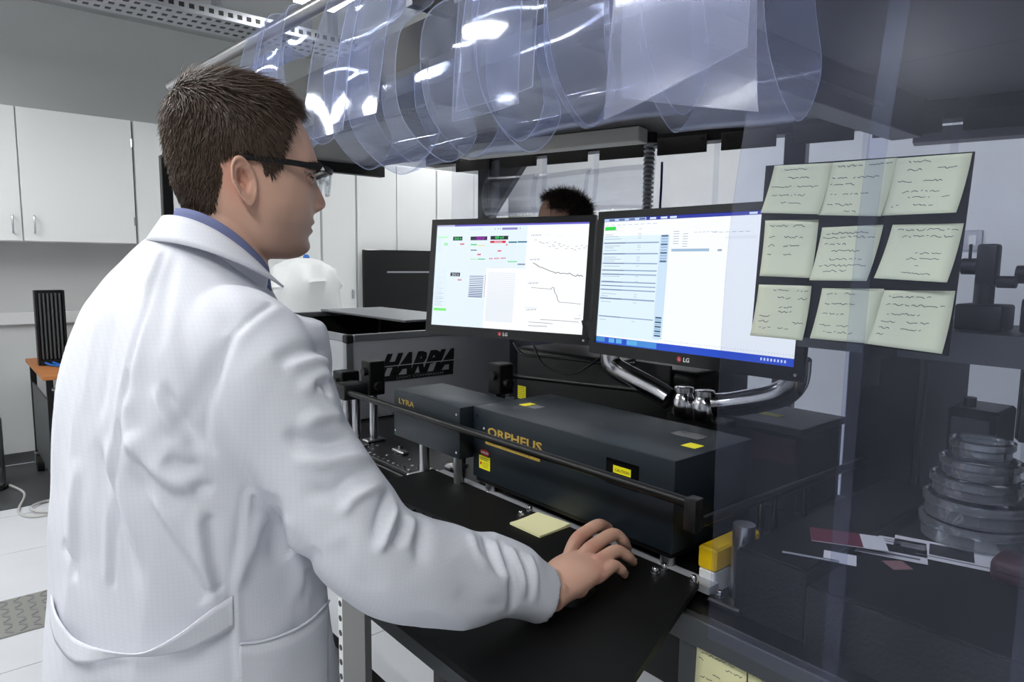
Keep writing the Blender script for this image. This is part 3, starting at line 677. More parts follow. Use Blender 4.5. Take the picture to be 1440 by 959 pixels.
    pl([(738, 540), (790, 547), (865, 555), (870, 545), (880, 543), (885, 575), (898, 600), (905, 632), (915, 643), (960, 648), (1000, 653), (1042, 660)], .003)
    pl([(795, 754), (900, 763), (1028, 778)]); pl([(722, 768), (800, 775), (872, 784)]); pl([(720, 791), (770, 796), (838, 801)], .0036); pl([(1003, 754), (1036, 755)]); pl([(1032, 733), (1037, 733)])
    for y in (196, 357, 513, 688):
        for i in range(6): R(742 - (y - 196) * .07 + i * 11, y - 4, 746 - (y - 196) * .07 + i * 11, y + 3, (.2, .25, .35) if i % 2 else (.6, .65, .75))
        for i in range(3): R(830 + i * 75, y + i * 6, 865 + i * 75, y + 2 + i * 6, (.85, .87, .9))
    R(700, 672, 775, 680, (.55, .72, .9)); R(715, 345, 800, 349, (.75, .8, .87)); R(712, 503, 800, 507, (.75, .8, .87))
    for s, x, y, c, wd in (('38.83 A', 216, 211, (.4, 1, .6), .05), ('1323 mV', 372, 213, (.9, .3, .95), .055), ('409 mV', 502, 213, (.35, 1, .55), .06), ('28.42 A', 197, 446, (.9, .95, 1), .05), ('Running', 498, 239, (1, .9, .95), .05)):
        u, v = U(x, y); tx.append((u, v, 0.011, s, c, wd))
    return bg, q, tx
def right_screen():
    bg = (0.97, 0.99, 1.0); q = []; tx = []
    pale = (0.88, 0.95, 1.0); ln = (.55, .65, .78); dk = (.35, .42, .55)
    q.append((0, .975, 1, 1, (.10, .16, .62), .0001)); q.append((0, .978, .25, .998, (.72, .82, .95), .0002))
    for x in (.03, .09, .15, .21, .27, .33, .38, .76): q.append((x, .98, x + .035, .995, (.85, .9, 1.0) if x > .25 else (.35, .42, .6), .0003))
    q.append((0, .065, .37, .86, pale, .00005)); q.append((.335, .08, .385, .86, (.80, .89, .97), .0001))
    q.append((.008, .905, .075, .935, (.12, .85, .25), .0002))
    for i in range(9): q.append((.01 + i * .035, .945, .032 + i * .035, .949, (.7, .75, .82), .0002))
    q.append((0, 0, 1, .052, (.08, .28, .78), .0001)); q.append((0, .012, .055, .05, (.25, .55, .8), .0002))
    for x in (.08, .125, .19, .215): q.append((x, .012, x + .035, .046, (.35, .68, .9), .0002))
    q.append((.19, .006, .36, .05, (.25, .55, .85), .00015))
    for v, h in ((.80, .01), (.715, .01), (.64, .009), (.585, .009), (.553, .009), (.492, .009), (.462, .008), (.43, .009), (.358, .011), (.215, .008)):
        q.append((.005, v, .33, v + h, ln, .0002)); q.append((.012, v + h * .2, .14, v + h * .7, dk, .0003))
    for v in (.905, .87, .855, .835, .78, .765, .745, .69, .675, .66, .62, .54, .50, .40, .38, .335, .19):
        q.append((.012, v, .05 + (v * 37 % 1) * .07, v + .004, (.65, .7, .78), .0002)); q.append((.21, v + .003, .23, v + .007, (.7, .75, .82), .0002))
    for i in range(10): q.append((.342, .845 - i * .021, .378, .858 - i * .021, (.60, .72, .85) if i % 3 else (.25, .38, .52), .0002))
    for i in range(9): q.append((.342, .235 - i * .017, .376, .246 - i * .017, (.55, .72, .85) if i % 2 else (.12, .28, .4), .0002))
    q.append((.40, .735, .59, .755, (.62, .73, .84), .0002)); q.append((.63, .735, .65, .75, (.6, .65, .72), .0002))
    for i in range(6):
        q.append((.405, .88 - i * .018, .435, .884 - i * .018, (.6, .65, .72), .0002)); q.append((.455, .86 - i * .018, .48, .864 - i * .018, (.6, .65, .72), .0002))
        q.append((.51 + i * .02, .87, .525 + i * .02, .874, (.75, .78, .84), .0002)); q.append((.60 + i * .03, .865, .62 + i * .03, .869, (.65, .7, .78), .0002))
    q.append((.66, .82, .80, .838, (.93, .95, .98), .0002))
    for i in range(50): q.append((.40 + i * .012, .068, .402 + i * .012, .078, (.75, .79, .84), .0002))
    for i in range(8): q.append((.86 + i * .014, .018, .867 + i * .014, .036, (.85, .9, 1), .0002))
    return bg, q, tx
mA = monitor(1.165, 1.422, 1.295, math.atan2(-.504, .17), -math.radians(6), 'left monitor showing coloured readouts and line charts', left_screen)
mB = monitor(1.172, 0.842, 1.292, -math.radians(89.5), -math.radians(4), 'right monitor with a mostly blank white window, behind the curtain edge', right_screen)

t = thing('monitor_stand', 'polished aluminium twin-armed monitor stand behind the laser box', 'monitor stand', (1.3, 0.9, TZ))
obj('column', cyl(B(), (1.34, 0.895, TZ + 0.0119), (1.34, 0.895, 1.155), 0.02), black_alu, t)
obj('cross_plate', boxes(((1.30, 0.82, 1.135), (1.358, 0.965, 1.155), 0.003)), black_alu, t)
for y in (0.921, 0.866):
    obj('hub', lathe(B(), ((.024, 0), (.027, .006), (.027, .038), (.022, .046), (.020, .052), (.022, .054), (.022, .066), (.017, .068)), (1.30, y, 1.1555)), chrome, t, smooth=35)
def arm(path, name):
    P = spline(path, 30); return obj(name, loft(B(), tube_rings(P, [(0.021, 0.027)] * len(P), 16)), chrome, t, smooth=60)
arm([(1.285, 0.95, 1.19), (1.285, 0.99, 1.205), (1.275, 1.08, 1.235), (1.27, 1.105, 1.247), (1.268, 1.118, 1.262), (1.268, 1.12, 1.30)], 'upper_link')
arm([(1.31, 0.845, 1.19), (1.315, 0.80, 1.20), (1.31, 0.70, 1.235), (1.30, 0.66, 1.27), (1.29, 0.65, 1.32)], 'upper_link')
obj('black_joint', lathe(B(), ((.022, 0), (.024, .004), (.024, .05), (.02, .055)), (1.268, 1.12, 1.285)), black_plastic, t, smooth=40)
obj('left_bracket', boxes(((1.25, 1.11, 1.31), (1.29, 1.30, 1.36), 0.004)), black_plastic, t)
obj('right_bracket', boxes(((1.245, 0.64, 1.31), (1.31, 0.85, 1.36), 0.004)), black_plastic, t)

# ------------------------------------------------------------------ things at the right end of the table
t = thing('sensor_box', 'small box with yellow top and white foot beside the laser', 'sensor', (0.99, 0.63, TZ))
obj('yellow_top', boxes(((0.96, 0.605, 0.99), (1.10, 0.64, 1.03), 0.004)), yellow_p, t)
obj('white_foot', boxes(((0.962, 0.607, TZ + 0.0005), (1.098, 0.638, 0.9899), 0.002)), lam_white, t)
obj('lead', tube(B(), [(0.962, 0.62, 0.965), (0.95, 0.63, 0.958), (0.945, 0.645, 0.968), (0.955, 0.66, 0.966)], 0.003), black_plastic, t)
t = thing('pedestal_post', 'thick steel pedestal post on a black foot behind the curtain', 'post', (0.975, 0.575, TZ))
obj('post', cyl(B(), (0.975, 0.565, TZ + 0.012), (0.975, 0.565, 1.085), 0.0175, n=24), steel, t, smooth=60)
obj('foot', boxes(((0.93, 0.54, TZ + 0.0003), (1.0, 0.60, TZ + 0.012), 0.003)), black_plastic, t)
bolt(0.945, 0.585, TZ + 0.012, t)
for (x, y, h, lab) in ((1.16, 0.64, .12, 'slim steel post behind the curtain, nearest the laser'), (1.24, 0.655, .10, 'slim steel post behind the curtain, second from the laser'), (1.33, 0.64, .11, 'slim steel post behind the curtain, beneath the bar end')):
    t = thing('slim_post', lab, 'post', (x, y, TZ))
    obj('post', cyl(B(), (x, y, TZ + 0.008), (x, y, TZ + h), 0.0065), chrome, t)
    obj('foot', cyl(B(), (x, y, TZ + 0.0003), (x, y, TZ + 0.008), 0.016), black_plastic, t)
def foam(lo, hi, label):
    t = thing('foam_block', label, 'foam block', ((lo[0] + hi[0]) / 2, (lo[1] + hi[1]) / 2, lo[2]))
    obj('block', boxes((lo, hi, 0.005, 2)), foam_m, t); obj('top_sheet', boxes(((lo[0] + .004, lo[1] + .004, hi[2] + 0.0001), (hi[0] - .004, hi[1] - .004, hi[2] + 0.003), 0.001)), black_mat, t)
foam((0.937, 0.441, TZ + 0.0005), (1.50, 0.556, 1.057), 'black foam block on the bench, left one behind the curtain')
foam((0.925, -0.45, TZ + 0.0005), (1.50, 0.436, 1.045), 'long black foam block on the bench with papers on top')
def sheet(px, py, z, w_, l_, rz, label, m, name='paper', cat='paper', extra=()):
    p = at_z(px, py, z)
    t = thing(name, label, cat, (p.x, p.y, z), rz)
    o = obj('sheet', boxes(((-w_ / 2, -l_ / 2, 0), (w_ / 2, l_ / 2, 0.0008))), m, t, local=True)
    if extra: quads('print', extra, prt, o, Matrix.Translation((0, 0, 0.0010)), local=True)
    return t
PZ_ = 1.0485
sheet(1192, 758, 1.0605, 0.06, 0.11, 0.5, 'white and crimson printed leaflet behind the curtain', paper_m, 'leaflet', 'leaflet', [(-.03, -.02, .03, .055, (.42, .14, .22))])
sheet(1243, 768, 1.0495, 0.09, 0.12, 0.35, 'printed white card with a dark window, middle of the papers', paper_m, 'printed_card', 'card', [(-.02, -.045, .012, .04, (.08, .08, .1)), (-.035, -.05, -.028, .05, (.4, .4, .42)), (.022, -.05, .026, .05, (.4, .4, .42)), (.032, -.05, .035, .03, (.4, .4, .42))])
sheet(1338, 780, 1.0495, 0.08, 0.16, 0.3, 'long pale printed sheet below the glass dishes', paper_m, 'printed_sheet', 'paper', [(-.02, -.03, .03, .03, (.12, .12, .14)), (-.03, -.07, -.026, .07, (.45, .45, .47)), (-.01, .035, .015, .07, (.5, .5, .52))])
sheet(1181, 785, 1.061, 0.04, 0.045, 0.4, 'small blank white square of paper near the overlap of two strips', paper_m, 'paper_square')
sheet(1262, 795, 1.051, 0.03, 0.03, 0.9, 'small pinkish paper scrap below the printed card', mat('pink_paper', (.55, .4, .4), .8), 'paper_scrap')
t = thing('red_case', 'small dull red rounded case at the right edge', 'case', at_z(1425, 815, 1.05))
p = at_z(1425, 815, 1.05)
obj('shell', boxes(((p.x - 0.03, p.y - 0.06, 1.0485), (p.x + 0.03, p.y + 0.025, 1.085), 0.012, 3)), mat('dull_red', (.27, .18, .20), .6), t, smooth=50)
obj('seam', boxes(((p.x - 0.0305, p.y - 0.05, 1.066), (p.x - 0.03, p.y + 0.015, 1.0675))), black_plastic, t)
bm = cyl(B(), at_z(1100, 776, 1.063), at_z(1180, 790, 1.063), 0.0022, n=8)
tagit(obj('thin_rod', bm, alu), 'thin grey rod lying on the left foam block', 'rod')
# stacked glass dishes
dx, dy = 1.30, 0.335
t0 = 1.0487
for k, (r, h, lab) in enumerate(((.076, .034, 'widest glass dish, bottom of the stack'), (.073, .034, 'glass dish second from bottom of the stack'), (.063, .028, 'middle glass dish of the stack'), (.054, .028, 'glass dish second from top of the stack'), (.042, .026, 'smallest glass dish, top of the stack'))):
    t = thing('glass_dish', lab, 'dish', (dx + rng.uniform(-.004, .004), dy + rng.uniform(-.004, .004), t0), 0, 'stacked glass dishes')
    obj('dish', lathe(B(), ((r - .006, 0), (r, .003), (r, h - .004), (r + .002, h), (r - .002, h), (r - .003, h - .004), (r - .003, .006), (r - .008, .0035)), n=40), glass_m, t, local=True, smooth=40)
    obj('lid', lathe(B(), ((r + .0025, h - .010), (r + .0045, h - .008), (r + .0045, h + .0022), (r, h + .004), (r - .004, h + .0025), (r + .0035, h + .001), (r + .0028, h - .008)), n=40), glass_m, t, local=True, smooth=40)
    t0 += h + .0045
# dark tall cabinet standing on the table behind the notes
t = thing('dark_cabinet', 'tall dark instrument cabinet standing behind the sticky notes', 'cabinet', (1.72, 0.6, 0))
obj('case', boxes(((1.64, 0.545, 0.0), (1.95, 0.705, 1.37), 0.004)), mat('dark_violet_grey', (.13, .125, .14), .6), t)
obj('side_plate', boxes(((1.66, 0.5405, 0.95), (1.94, 0.5445, 1.34))), mat('warm_dark_grey', (.22, .215, .22), .6), t)
obj('door', boxes(((1.634, 0.55, 0.95), (1.6395, 0.70, 1.34), 0.001)), black_mat, t)
t = thing('dark_case', 'dark case with grey lid and yellow sticker right of the monitor stand', 'case', (1.54, 0.79, TZ + .012))
obj('case', boxes(((1.40, 0.69, TZ + .0125), (1.60, 0.90, 1.135), 0.004)), black_plastic, t); obj('lid', boxes(((1.392, 0.683, 1.1355), (1.605, 0.907, 1.152), 0.003)), grey_metal, t)
obj('maroon_panel', boxes(((1.396, 0.70, 1.07), (1.3995, 0.80, 1.125))), mat('dark_maroon', (.20, .10, .12), .5), t)
obj('latch', boxes(((1.392, 0.84, 1.05), (1.3995, 0.87, 1.09))), steel, t); obj('yellow_sticker', boxes(((1.47, 0.78, 1.1522), (1.50, 0.83, 1.1527))), yellow_l, t)
t = thing('small_instrument', 'small black instrument box with knob between cabinet and dishes', 'instrument', (1.9, 0.45, 0.95))
obj('case', boxes(((1.67, 0.405, TZ + .0005), (1.80, 0.50, 1.20), 0.006)), black_plastic, t); obj('knob', cyl(B(), (1.71, 0.47, 1.20), (1.71, 0.47, 1.22), 0.012), black_plastic, t)
obj('front_frame', boxes(((1.664, 0.42, 1.02), (1.6695, 0.49, 1.18), 0.001)), grey_metal, t)
obj('stand', boxes(((1.68, 0.42, 0.0), (1.78, 0.49, TZ))), black_alu, t)
t = thing('rear_monitor', 'dark back of a screen standing behind the glass dishes', 'monitor', (2.0, 0.30, 0))
obj('panel', boxes(((2.0, 0.12, 1.08), (2.03, 0.452, 1.44), 0.006)), black_plastic, t); obj('stand', boxes(((2.005, 0.25, 0.0), (2.025, 0.33, 1.08))), black_plastic, t)
obj('lower_frame', boxes(((1.985, 0.13, 1.08), (1.9995, 0.44, 1.24), 0.002)), grey_metal, t)

# black shelf behind the curtain with optics silhouettes on it
t = thing('equipment_shelf', 'black shelf right behind the curtain below the sticky notes', 'shelf', (1.05, 0.1, 1.38))
obj('board', boxes(((0.99, -0.55, 1.385), (1.22, 0.50, 1.416), 0.002)), black_alu, t)
obj('bracket', boxes(((1.18, 0.47, 1.30), (1.2195, 0.49, 1.3845))), black_alu, t)
obj('front_lip', boxes(((0.984, -0.55, 1.380), (0.9895, 0.50, 1.4185))), grey_metal, t)
for y in (-0.5, -0.1): obj('hanger', boxes(((1.17, y, 1.4165), (1.20, y + 0.02, 1.99))), black_alu, t)
def optic(x, y, z, label, spec):
    t = thing('camera_mount', label, 'optic mount', (x, y, z))
    for n, a in spec:
        bm = B()
        if a[0] == 'b': box(bm, (x + a[1][0], y + a[1][1], z + a[1][2]), (x + a[2][0], y + a[2][1], z + a[2][2]), 0.004, 2)
        else: cyl(bm, (x + a[1][0], y + a[1][1], z + a[1][2]), (x + a[2][0], y + a[2][1], z + a[2][2]), a[3], n=20)
        obj(n, bm, black_plastic, t)
    return t
optic(1.08, 0.292, 1.4165, 'black slim upright mount on the shelf beside the notes', (('base', ('b', (-.03, -.03, 0), (.03, .025, .035))), ('stem', ('c', (0, 0, .035), (0, 0, .07), .012)), ('head', ('b', (-.012, -.014, .06), (.012, .010, .115))), ('knob', ('c', (0, .010, .085), (0, .028, .085), .011)), ('knob', ('c', (0, -.014, .065), (0, -.035, .065), .008)), ('pin', ('c', (0, .02, .09), (0, .02, .115), .002))))
optic(1.10, 0.212, 1.4165, 'large black rounded camera head on the shelf at right edge', (('base', ('b', (-.035, -.06, 0), (.035, .035, .045))), ('stem', ('c', (0, -.01, .045), (0, -.01, .08), .022)), ('head', ('c', (0, -.06, .10), (0, .025, .10), .03)), ('barrel', ('c', (0, .025, .075), (0, .05, .075), .012)), ('cap', ('c', (0, -.05, .12), (0, .0, .12), .016))))
t = thing('wall_switch', 'small pale switch plate on the white wall right of the notes', 'switch', (4.78, 1.42, 1.6))
pw = at_x(1368, 338, 4.79)
obj('plate', boxes(((4.785, pw.y - .05, pw.z - .06), (4.7995, pw.y + .05, pw.z + .06), .004)), alu, t); obj('rocker', boxes(((4.78, pw.y - .02, pw.z - .03), (4.7849, pw.y + .02, pw.z + .03))), white_paint, t)

# ------------------------------------------------------------------ enclosure
t = thing('enclosure', 'black framed enclosure with roof panels over the optical table', 'enclosure', (1.5, 1.5, 0))
obj('front_beam', boxes(((0.955, -1.3, 1.97), (1.01, 3.45, 2.09), 0.002)), black_alu, t)
obj('far_beam', boxes(((0.955, 3.452, 1.97), (1.98, 3.50, 2.09), 0.002)), black_alu, t)
for (x, y, s) in ((0.848, 3.46, .045), (0.97, -1.25, .05)):
    obj('post', boxes(((x - s / 2, y - s / 2, 0), (x + s / 2, y + s / 2, 1.9695), 0.003)), black_alu, t)
P0 = Vector((2.00, 3.02, 0)); P1 = Vector((2.93, -0.20, 0)); dv = (P1 - P0).normalized(); nv = Vector((dv.y, -dv.x, 0)); nv = nv if nv.x < 0 else -nv
MBk = basis(P0, dv, (0, 0, 1)); LBk = (P1 - P0).length
bm = B(); box(bm, (0, 1.985, -0.04), (LBk, 2.12, 0.04), 0.002, 1, MBk); obj('back_beam', bm, black_alu, t)
for s, wd in ((0.36, .065), (1.78, .075)):
    bm = B(); box(bm, (s - wd / 2, 0, -0.035), (s + wd / 2, 1.9845, 0.035), 0.002, 1, MBk); obj('post', bm, black_alu, t)
bm = B(); v = [MBk @ Vector(p) for p in ((0.395, 1.985, 0.02), (0.60, 1.985, 0.02), (0.395, 1.72, 0.02), (0.395, 1.985, -0.02), (0.60, 1.985, -0.02), (0.395, 1.72, -0.02))]
vs = [bm.verts.new(p) for p in v]
for f in ((0, 1, 2), (5, 4, 3), (0, 3, 4, 1), (1, 4, 5, 2), (2, 5, 3, 0)): bm.faces.new([vs[i] for i in f])
obj('gusset', bm, black_alu, t)
obj('cross_beam', boxes(((1.012, 0.9055, 1.93), (2.55, 1.0, 2.075), 0.002)), black_alu, t)
obj('cable_duct', boxes(((1.30, 0.893, 1.972), (2.2, 0.9045, 1.984))), grey_metal, t)
# roof panels
bm = B(); prism(bm, [(1.012, 1.002), (2.5, 1.002), (2.02, 2.72), (1.012, 2.72)], 2.022, 2.05); obj('roof_panel', bm, roof_m, t)
bm = B(); prism(bm, [(1.012, 2.724), (2.0, 2.724), (1.93, 3.44), (1.012, 3.44)], 2.022, 2.05); obj('roof_panel', bm, roof_m, t)
bm = B(); prism(bm, [(1.012, -1.2), (3.0, -1.2), (2.58, 0.90), (1.012, 0.90)], 2.05, 2.07); obj('roof_panel', bm, roof_m, t)
bm = B(); prism(bm, [(1.10, -1.1), (1.93, -1.1), (1.93, 0.862), (1.10, 0.862)], 2.022, 2.0495); obj('roof_insert', bm, roof_m, t)
bm = B(); prism(bm, [(1.115, -1.085), (1.915, -1.085), (1.915, 0.847), (1.115, 0.847)], 2.0135, 2.0215); obj('insert_seal', bm, black_plastic, t)
bm = B(); prism(bm, [(1.123, -1.078), (1.907, -1.078), (1.907, 0.839), (1.123, 0.839)], 2.0125, 2.0134); obj('insert_face', bm, roof_m, t)
bm = B(); box(bm, (2.15, 1.93, -0.13), (2.75, 1.98, -0.05), 0.002, 1, MBk); obj('grey_trunking', bm, mat('mid_grey_trunking', (.36, .35, .34), .6), t)
# fan filter grille
g = obj('filter_unit', boxes(((1.15, 1.72, 1.965), (1.62, 2.5, 2.0215), 0.003)), grey_metal, t)
bm = B()
for k in range(36): box(bm, (1.17, 1.74 + k * 0.0208, 1.960), (1.60, 1.746 + k * 0.0208, 1.9648))
tagit(obj('louvre', bm, alu, g), kind='stuff')
bm = B(); a = MBk.inverted()
box(bm, (0.40, 1.965, 0.20), (1.27, 2.02, 0.285), 0.003, 1, MBk @ Matrix.Diagonal((1, 1, -1 if nv.dot(MBk.to_3x3().col[2]) < 0 else 1, 1)))
obj('pale_trunking', bm, mat('pale_grey_trunking', (.84, .84, .82), .6), t)
# rod carrying the flipped-up strips
PA, PB = Vector((0.85, 3.32, 2.25)), Vector((0.85, 0.15, 2.12))
r = obj('curtain_rod', cyl(B(), PA, PB, 0.021, n=20), steel, t, smooth=60)
for s in (0.01, 0.62, 0.97):
    p = PA.lerp(PB, s); obj('rod_bracket', boxes(((p.x - .008, p.y - .012, p.z - .05), (p.x + .008, p.y + .012, p.z - .018)), ((p.x - .008, p.y - .012, 2.06), (0.9545, p.y + .012, p.z - .0505))), steel, t)
obj('rod_post', cyl(B(), (0.86, 3.34, 1.95), (0.86, 3.34, 2.27), 0.008), steel, t)
# front strip clamps
for k in range(20):
    y = 3.20 - k * 0.205
    if y < -1.1: break
    obj('strip_clamp', boxes(((0.949, y - 0.085, 1.925), (0.9545, y + 0.085, 1.985), 0.001)), grey_metal, t)
# back strip clamps
NB = 13
zs = nv.dot(MBk.to_3x3().col[2])
sgn = -1 if zs < 0 else 1
clamp_m = mat('dull_clamp_plate', (.20, .195, .19), .55, .4)
for k in range(NB):
    s = 0.20 + k * 0.262
    bm = B(); z0, z1 = sorted((sgn * 0.0405, sgn * 0.047)); box(bm, (s, 1.942, z0), (s + 0.205, 2.01, z1), 0.001, 1, MBk)
    c = obj('strip_clamp', bm, clamp_m, t)
    bm = B()
    for u in (0.02, 0.185):
        for v_ in (1.957, 1.995): cyl(bm, MBk @ Vector((s + u, v_, sgn * 0.047)), MBk @ Vector((s + u, v_, sgn * 0.05)), 0.005, n=8)
    obj('screw', bm, black_plastic, c)

# ------------------------------------------------------------------ PVC strips
def strip_solid(path, y0, y1, th=0.0025, n=44, skew=0.0, wave=0.004, ph=0.0, nx=7, taper=0.0, xform=None):
    """a strip whose side view is path (x,z); y0..y1 its width; skew shifts y along its length"""
    P = spline(path, n); T = np.gradient(P, axis=0); T /= np.linalg.norm(T, axis=1)[:, None]
    Nn = np.stack([-T[:, 1], T[:, 0]], 1)
    bm = B(); G = [[], []]
    for side in (0, 1):
        for i in range(n):
            row = []
            for j in range(nx):
                u = j / (nx - 1); f = i / (n - 1)
                off = th * (side - 0.5) + wave * math.sin(3.1 * u + 5 * f + ph) * min(1, 4 * f)
                sk = skew(f) if callable(skew) else skew * f
                tp = (u - 0.5) * taper * f
                p = Vector((P[i, 0] + Nn[i, 0] * off, y0 + (y1 - y0) * u + sk + tp, P[i, 1] + Nn[i, 1] * off))
                row.append(bm.verts.new(xform(p, u, f) if xform else p))
            G[side].append(row)
    for side in (0, 1):
        for i in range(n - 1):
            for j in range(nx - 1):
                q = (G[side][i][j], G[side][i][j + 1], G[side][i + 1][j + 1], G[side][i + 1][j]); bm.faces.new(q if side else q[::-1])
    a, b = G
    for i in range(n - 1):
        for j in (0, nx - 1): bm.faces.new((a[i][j], a[i + 1][j], b[i + 1][j], b[i][j])).material_index = 1
    for j in range(nx - 1):
        for i in (0, n - 1): bm.faces.new((a[i][j], b[i][j], b[i][j + 1], a[i][j + 1])).material_index = 1
    return bm
def pvc_thing(bm, label, group, m, loc):
    o = obj('curtain_strip', bm, [m, pvc_edge if m in (pvc_fold, pvc_bright) else m], smooth=60)
    return tagit(o, label, 'curtain strip', group)
hang_labels = ['clear hanging curtain strip with its free left edge beside the right monitor', 'clear hanging curtain strip over the middle and right sticky notes', 'clear hanging curtain strip farthest right, before the dishes']
for k in range(3):
    y1 = (0.535, 0.368, 0.172)[k]; y0 = (0.345, 0.150, -0.05)[k]
    x = 0.838 + (0.006 if k % 2 else 0)
    bm = strip_solid([(0.946, 1.96), (0.90, 1.80), (x + 0.012, 1.55), (x, 1.3), (x, 1.1), (x - 0.004, 0.955)], y0, y1, wave=0.003, ph=k * 2.0)
    pvc_thing(bm, hang_labels[k], 'hanging front strips', pvc, None)
def folded(y0, y1, zl, zf, xf, label, ph=0.0, skew=0.0, loop=0.09, xl=0.90, taper=0.0, ztop=None, flare=0.0, lift=0.0, m=None):
    yc = (y0 + y1) / 2; zr = ztop or (PA.z + (PB.z - PA.z) * (3.32 - yc) / 3.17)
    path = [(0.946, 1.965), (xl + 0.05, zl + 0.16), (xl + loop * .75, zl + 0.07), (xl, zl), (xl - loop, zl + 0.09), (0.845 - loop * .55, zl + 0.26), (0.872, zr - 0.10), (0.880, zr - 0.01), (0.866, zr + 0.026), (0.838, zr + 0.026), (0.818, zr), (xf + 0.03, (zr + zf) / 2 + 0.03), (xf, zf)]
    def xf_(p, u, f):
        if f > 0.72:
            g = (f - 0.72) / 0.28
            p.x -= flare * g * (u - 0.5) * 2; p.z += lift * g * (u - 0.5)
        return p
    bm = strip_solid(path, y0, y1, n=90, wave=0.006, ph=ph, skew=skew, taper=taper, xform=xf_)
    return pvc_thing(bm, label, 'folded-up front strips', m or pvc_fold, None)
folded(0.49, 0.69, 1.70, 1.715, 0.70, 'folded-up curtain strip with the lowest hanging flap, above the right monitor', 0.3, skew=lambda f: -0.055 * f, lift=-0.05, flare=.01, m=pvc_bright)
folded(0.665, 0.87, 1.735, 1.70, 0.735, 'folded-up curtain strip just left of the lowest flap', 1.3, skew=lambda f: -0.23 * max(0, f - .35) / .65, lift=0.05, m=pvc_bright)
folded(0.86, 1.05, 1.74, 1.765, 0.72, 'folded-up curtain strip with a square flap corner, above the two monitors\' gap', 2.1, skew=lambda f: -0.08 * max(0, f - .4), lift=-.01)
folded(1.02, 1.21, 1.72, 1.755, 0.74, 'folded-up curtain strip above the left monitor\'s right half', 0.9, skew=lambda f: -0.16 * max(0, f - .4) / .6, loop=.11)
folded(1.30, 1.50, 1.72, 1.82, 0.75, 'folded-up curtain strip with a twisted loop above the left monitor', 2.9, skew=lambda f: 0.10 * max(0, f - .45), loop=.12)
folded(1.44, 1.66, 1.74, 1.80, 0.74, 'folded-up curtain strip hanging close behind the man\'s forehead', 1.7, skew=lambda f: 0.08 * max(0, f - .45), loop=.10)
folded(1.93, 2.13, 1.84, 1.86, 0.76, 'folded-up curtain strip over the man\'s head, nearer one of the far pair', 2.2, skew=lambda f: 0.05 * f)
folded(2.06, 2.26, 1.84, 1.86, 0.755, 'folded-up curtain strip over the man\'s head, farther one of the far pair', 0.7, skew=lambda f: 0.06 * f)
# back strips, each clamped on the back beam
places = ['beside the far post', 'second from the far post', 'behind the curly hair, left part', 'behind the curly hair, right part', 'left of the ribbed hose', 'right of the ribbed hose', 'over the right monitor\'s left half', 'over the right monitor\'s middle', 'behind the hanging front strip\'s edge', 'behind the left note column', 'behind the middle note column', 'behind the right note column', 'farthest right beyond the notes']
for k in range(NB):
    s = 0.20 + k * 0.262 - 0.03; wd = 0.285
    rolled = k in (1, 2, 3)
    zo = sgn * 0.036
    if rolled: path = [(zo, 1.985), (zo + sgn * 0.002, 1.86), (zo + sgn * .03, 1.745), (zo + sgn * 0.075, 1.725), (zo + sgn * .10, 1.79), (zo + sgn * .085, 1.87), (zo + sgn * 0.06, 1.90)]
    else: path = [(zo - sgn * .004 * (k % 2), 1.985), (zo - sgn * .006 * (k % 2), 1.5), (zo + sgn * .004, 0.9), (zo, 0.25)]
    bm = strip_solid(path, 0, wd, n=30, wave=0.006, ph=k * 1.3)
    bmesh.ops.transform(bm, verts=bm.verts, matrix=MBk @ Matrix(((0, 1, 0, s), (0, 0, 1, 0), (1, 0, 0, 0), (0, 0, 0, 1))))
    o = obj('curtain_strip', bm, [pvc_back, pvc_back], smooth=60)
    tagit(o, ('rolled-up' if rolled else 'straight') + ' clear curtain strip on the back beam, ' + places[k], 'curtain strip', 'back curtain strips')
# ribbed hose hanging at the back
ph_ = at_depth(912, 250, 2.75)
bm = B(); prof = []
for k in range(70): prof += [(0.018, k * 0.018), (0.023, k * 0.018 + 0.006), (0.023, k * 0.018 + 0.010)]
lathe(bm, prof, (ph_.x, ph_.y, 0.72), 18)
t = thing('ribbed_hose', 'silver ribbed hose hanging down behind the monitors', 'hose', (ph_.x, ph_.y, 0.72)); obj('hose', bm, alu, t, smooth=20)
obj('ceiling_collar', cyl(B(), (ph_.x, ph_.y, 1.98), (ph_.x, ph_.y, 2.02), 0.03), black_plastic, t)
bm = tube(B(), [at_depth(931, 228, 2.8), at_depth(930, 260, 2.8), at_depth(928, 300, 2.8), at_depth(929, 360, 2.8)], 0.005)
tagit(obj('blue_wire', bm, mat('dark_blue_wire', (.12, .16, .42), .5)), 'thin dark blue wire hanging right of the ribbed hose', 'cable')

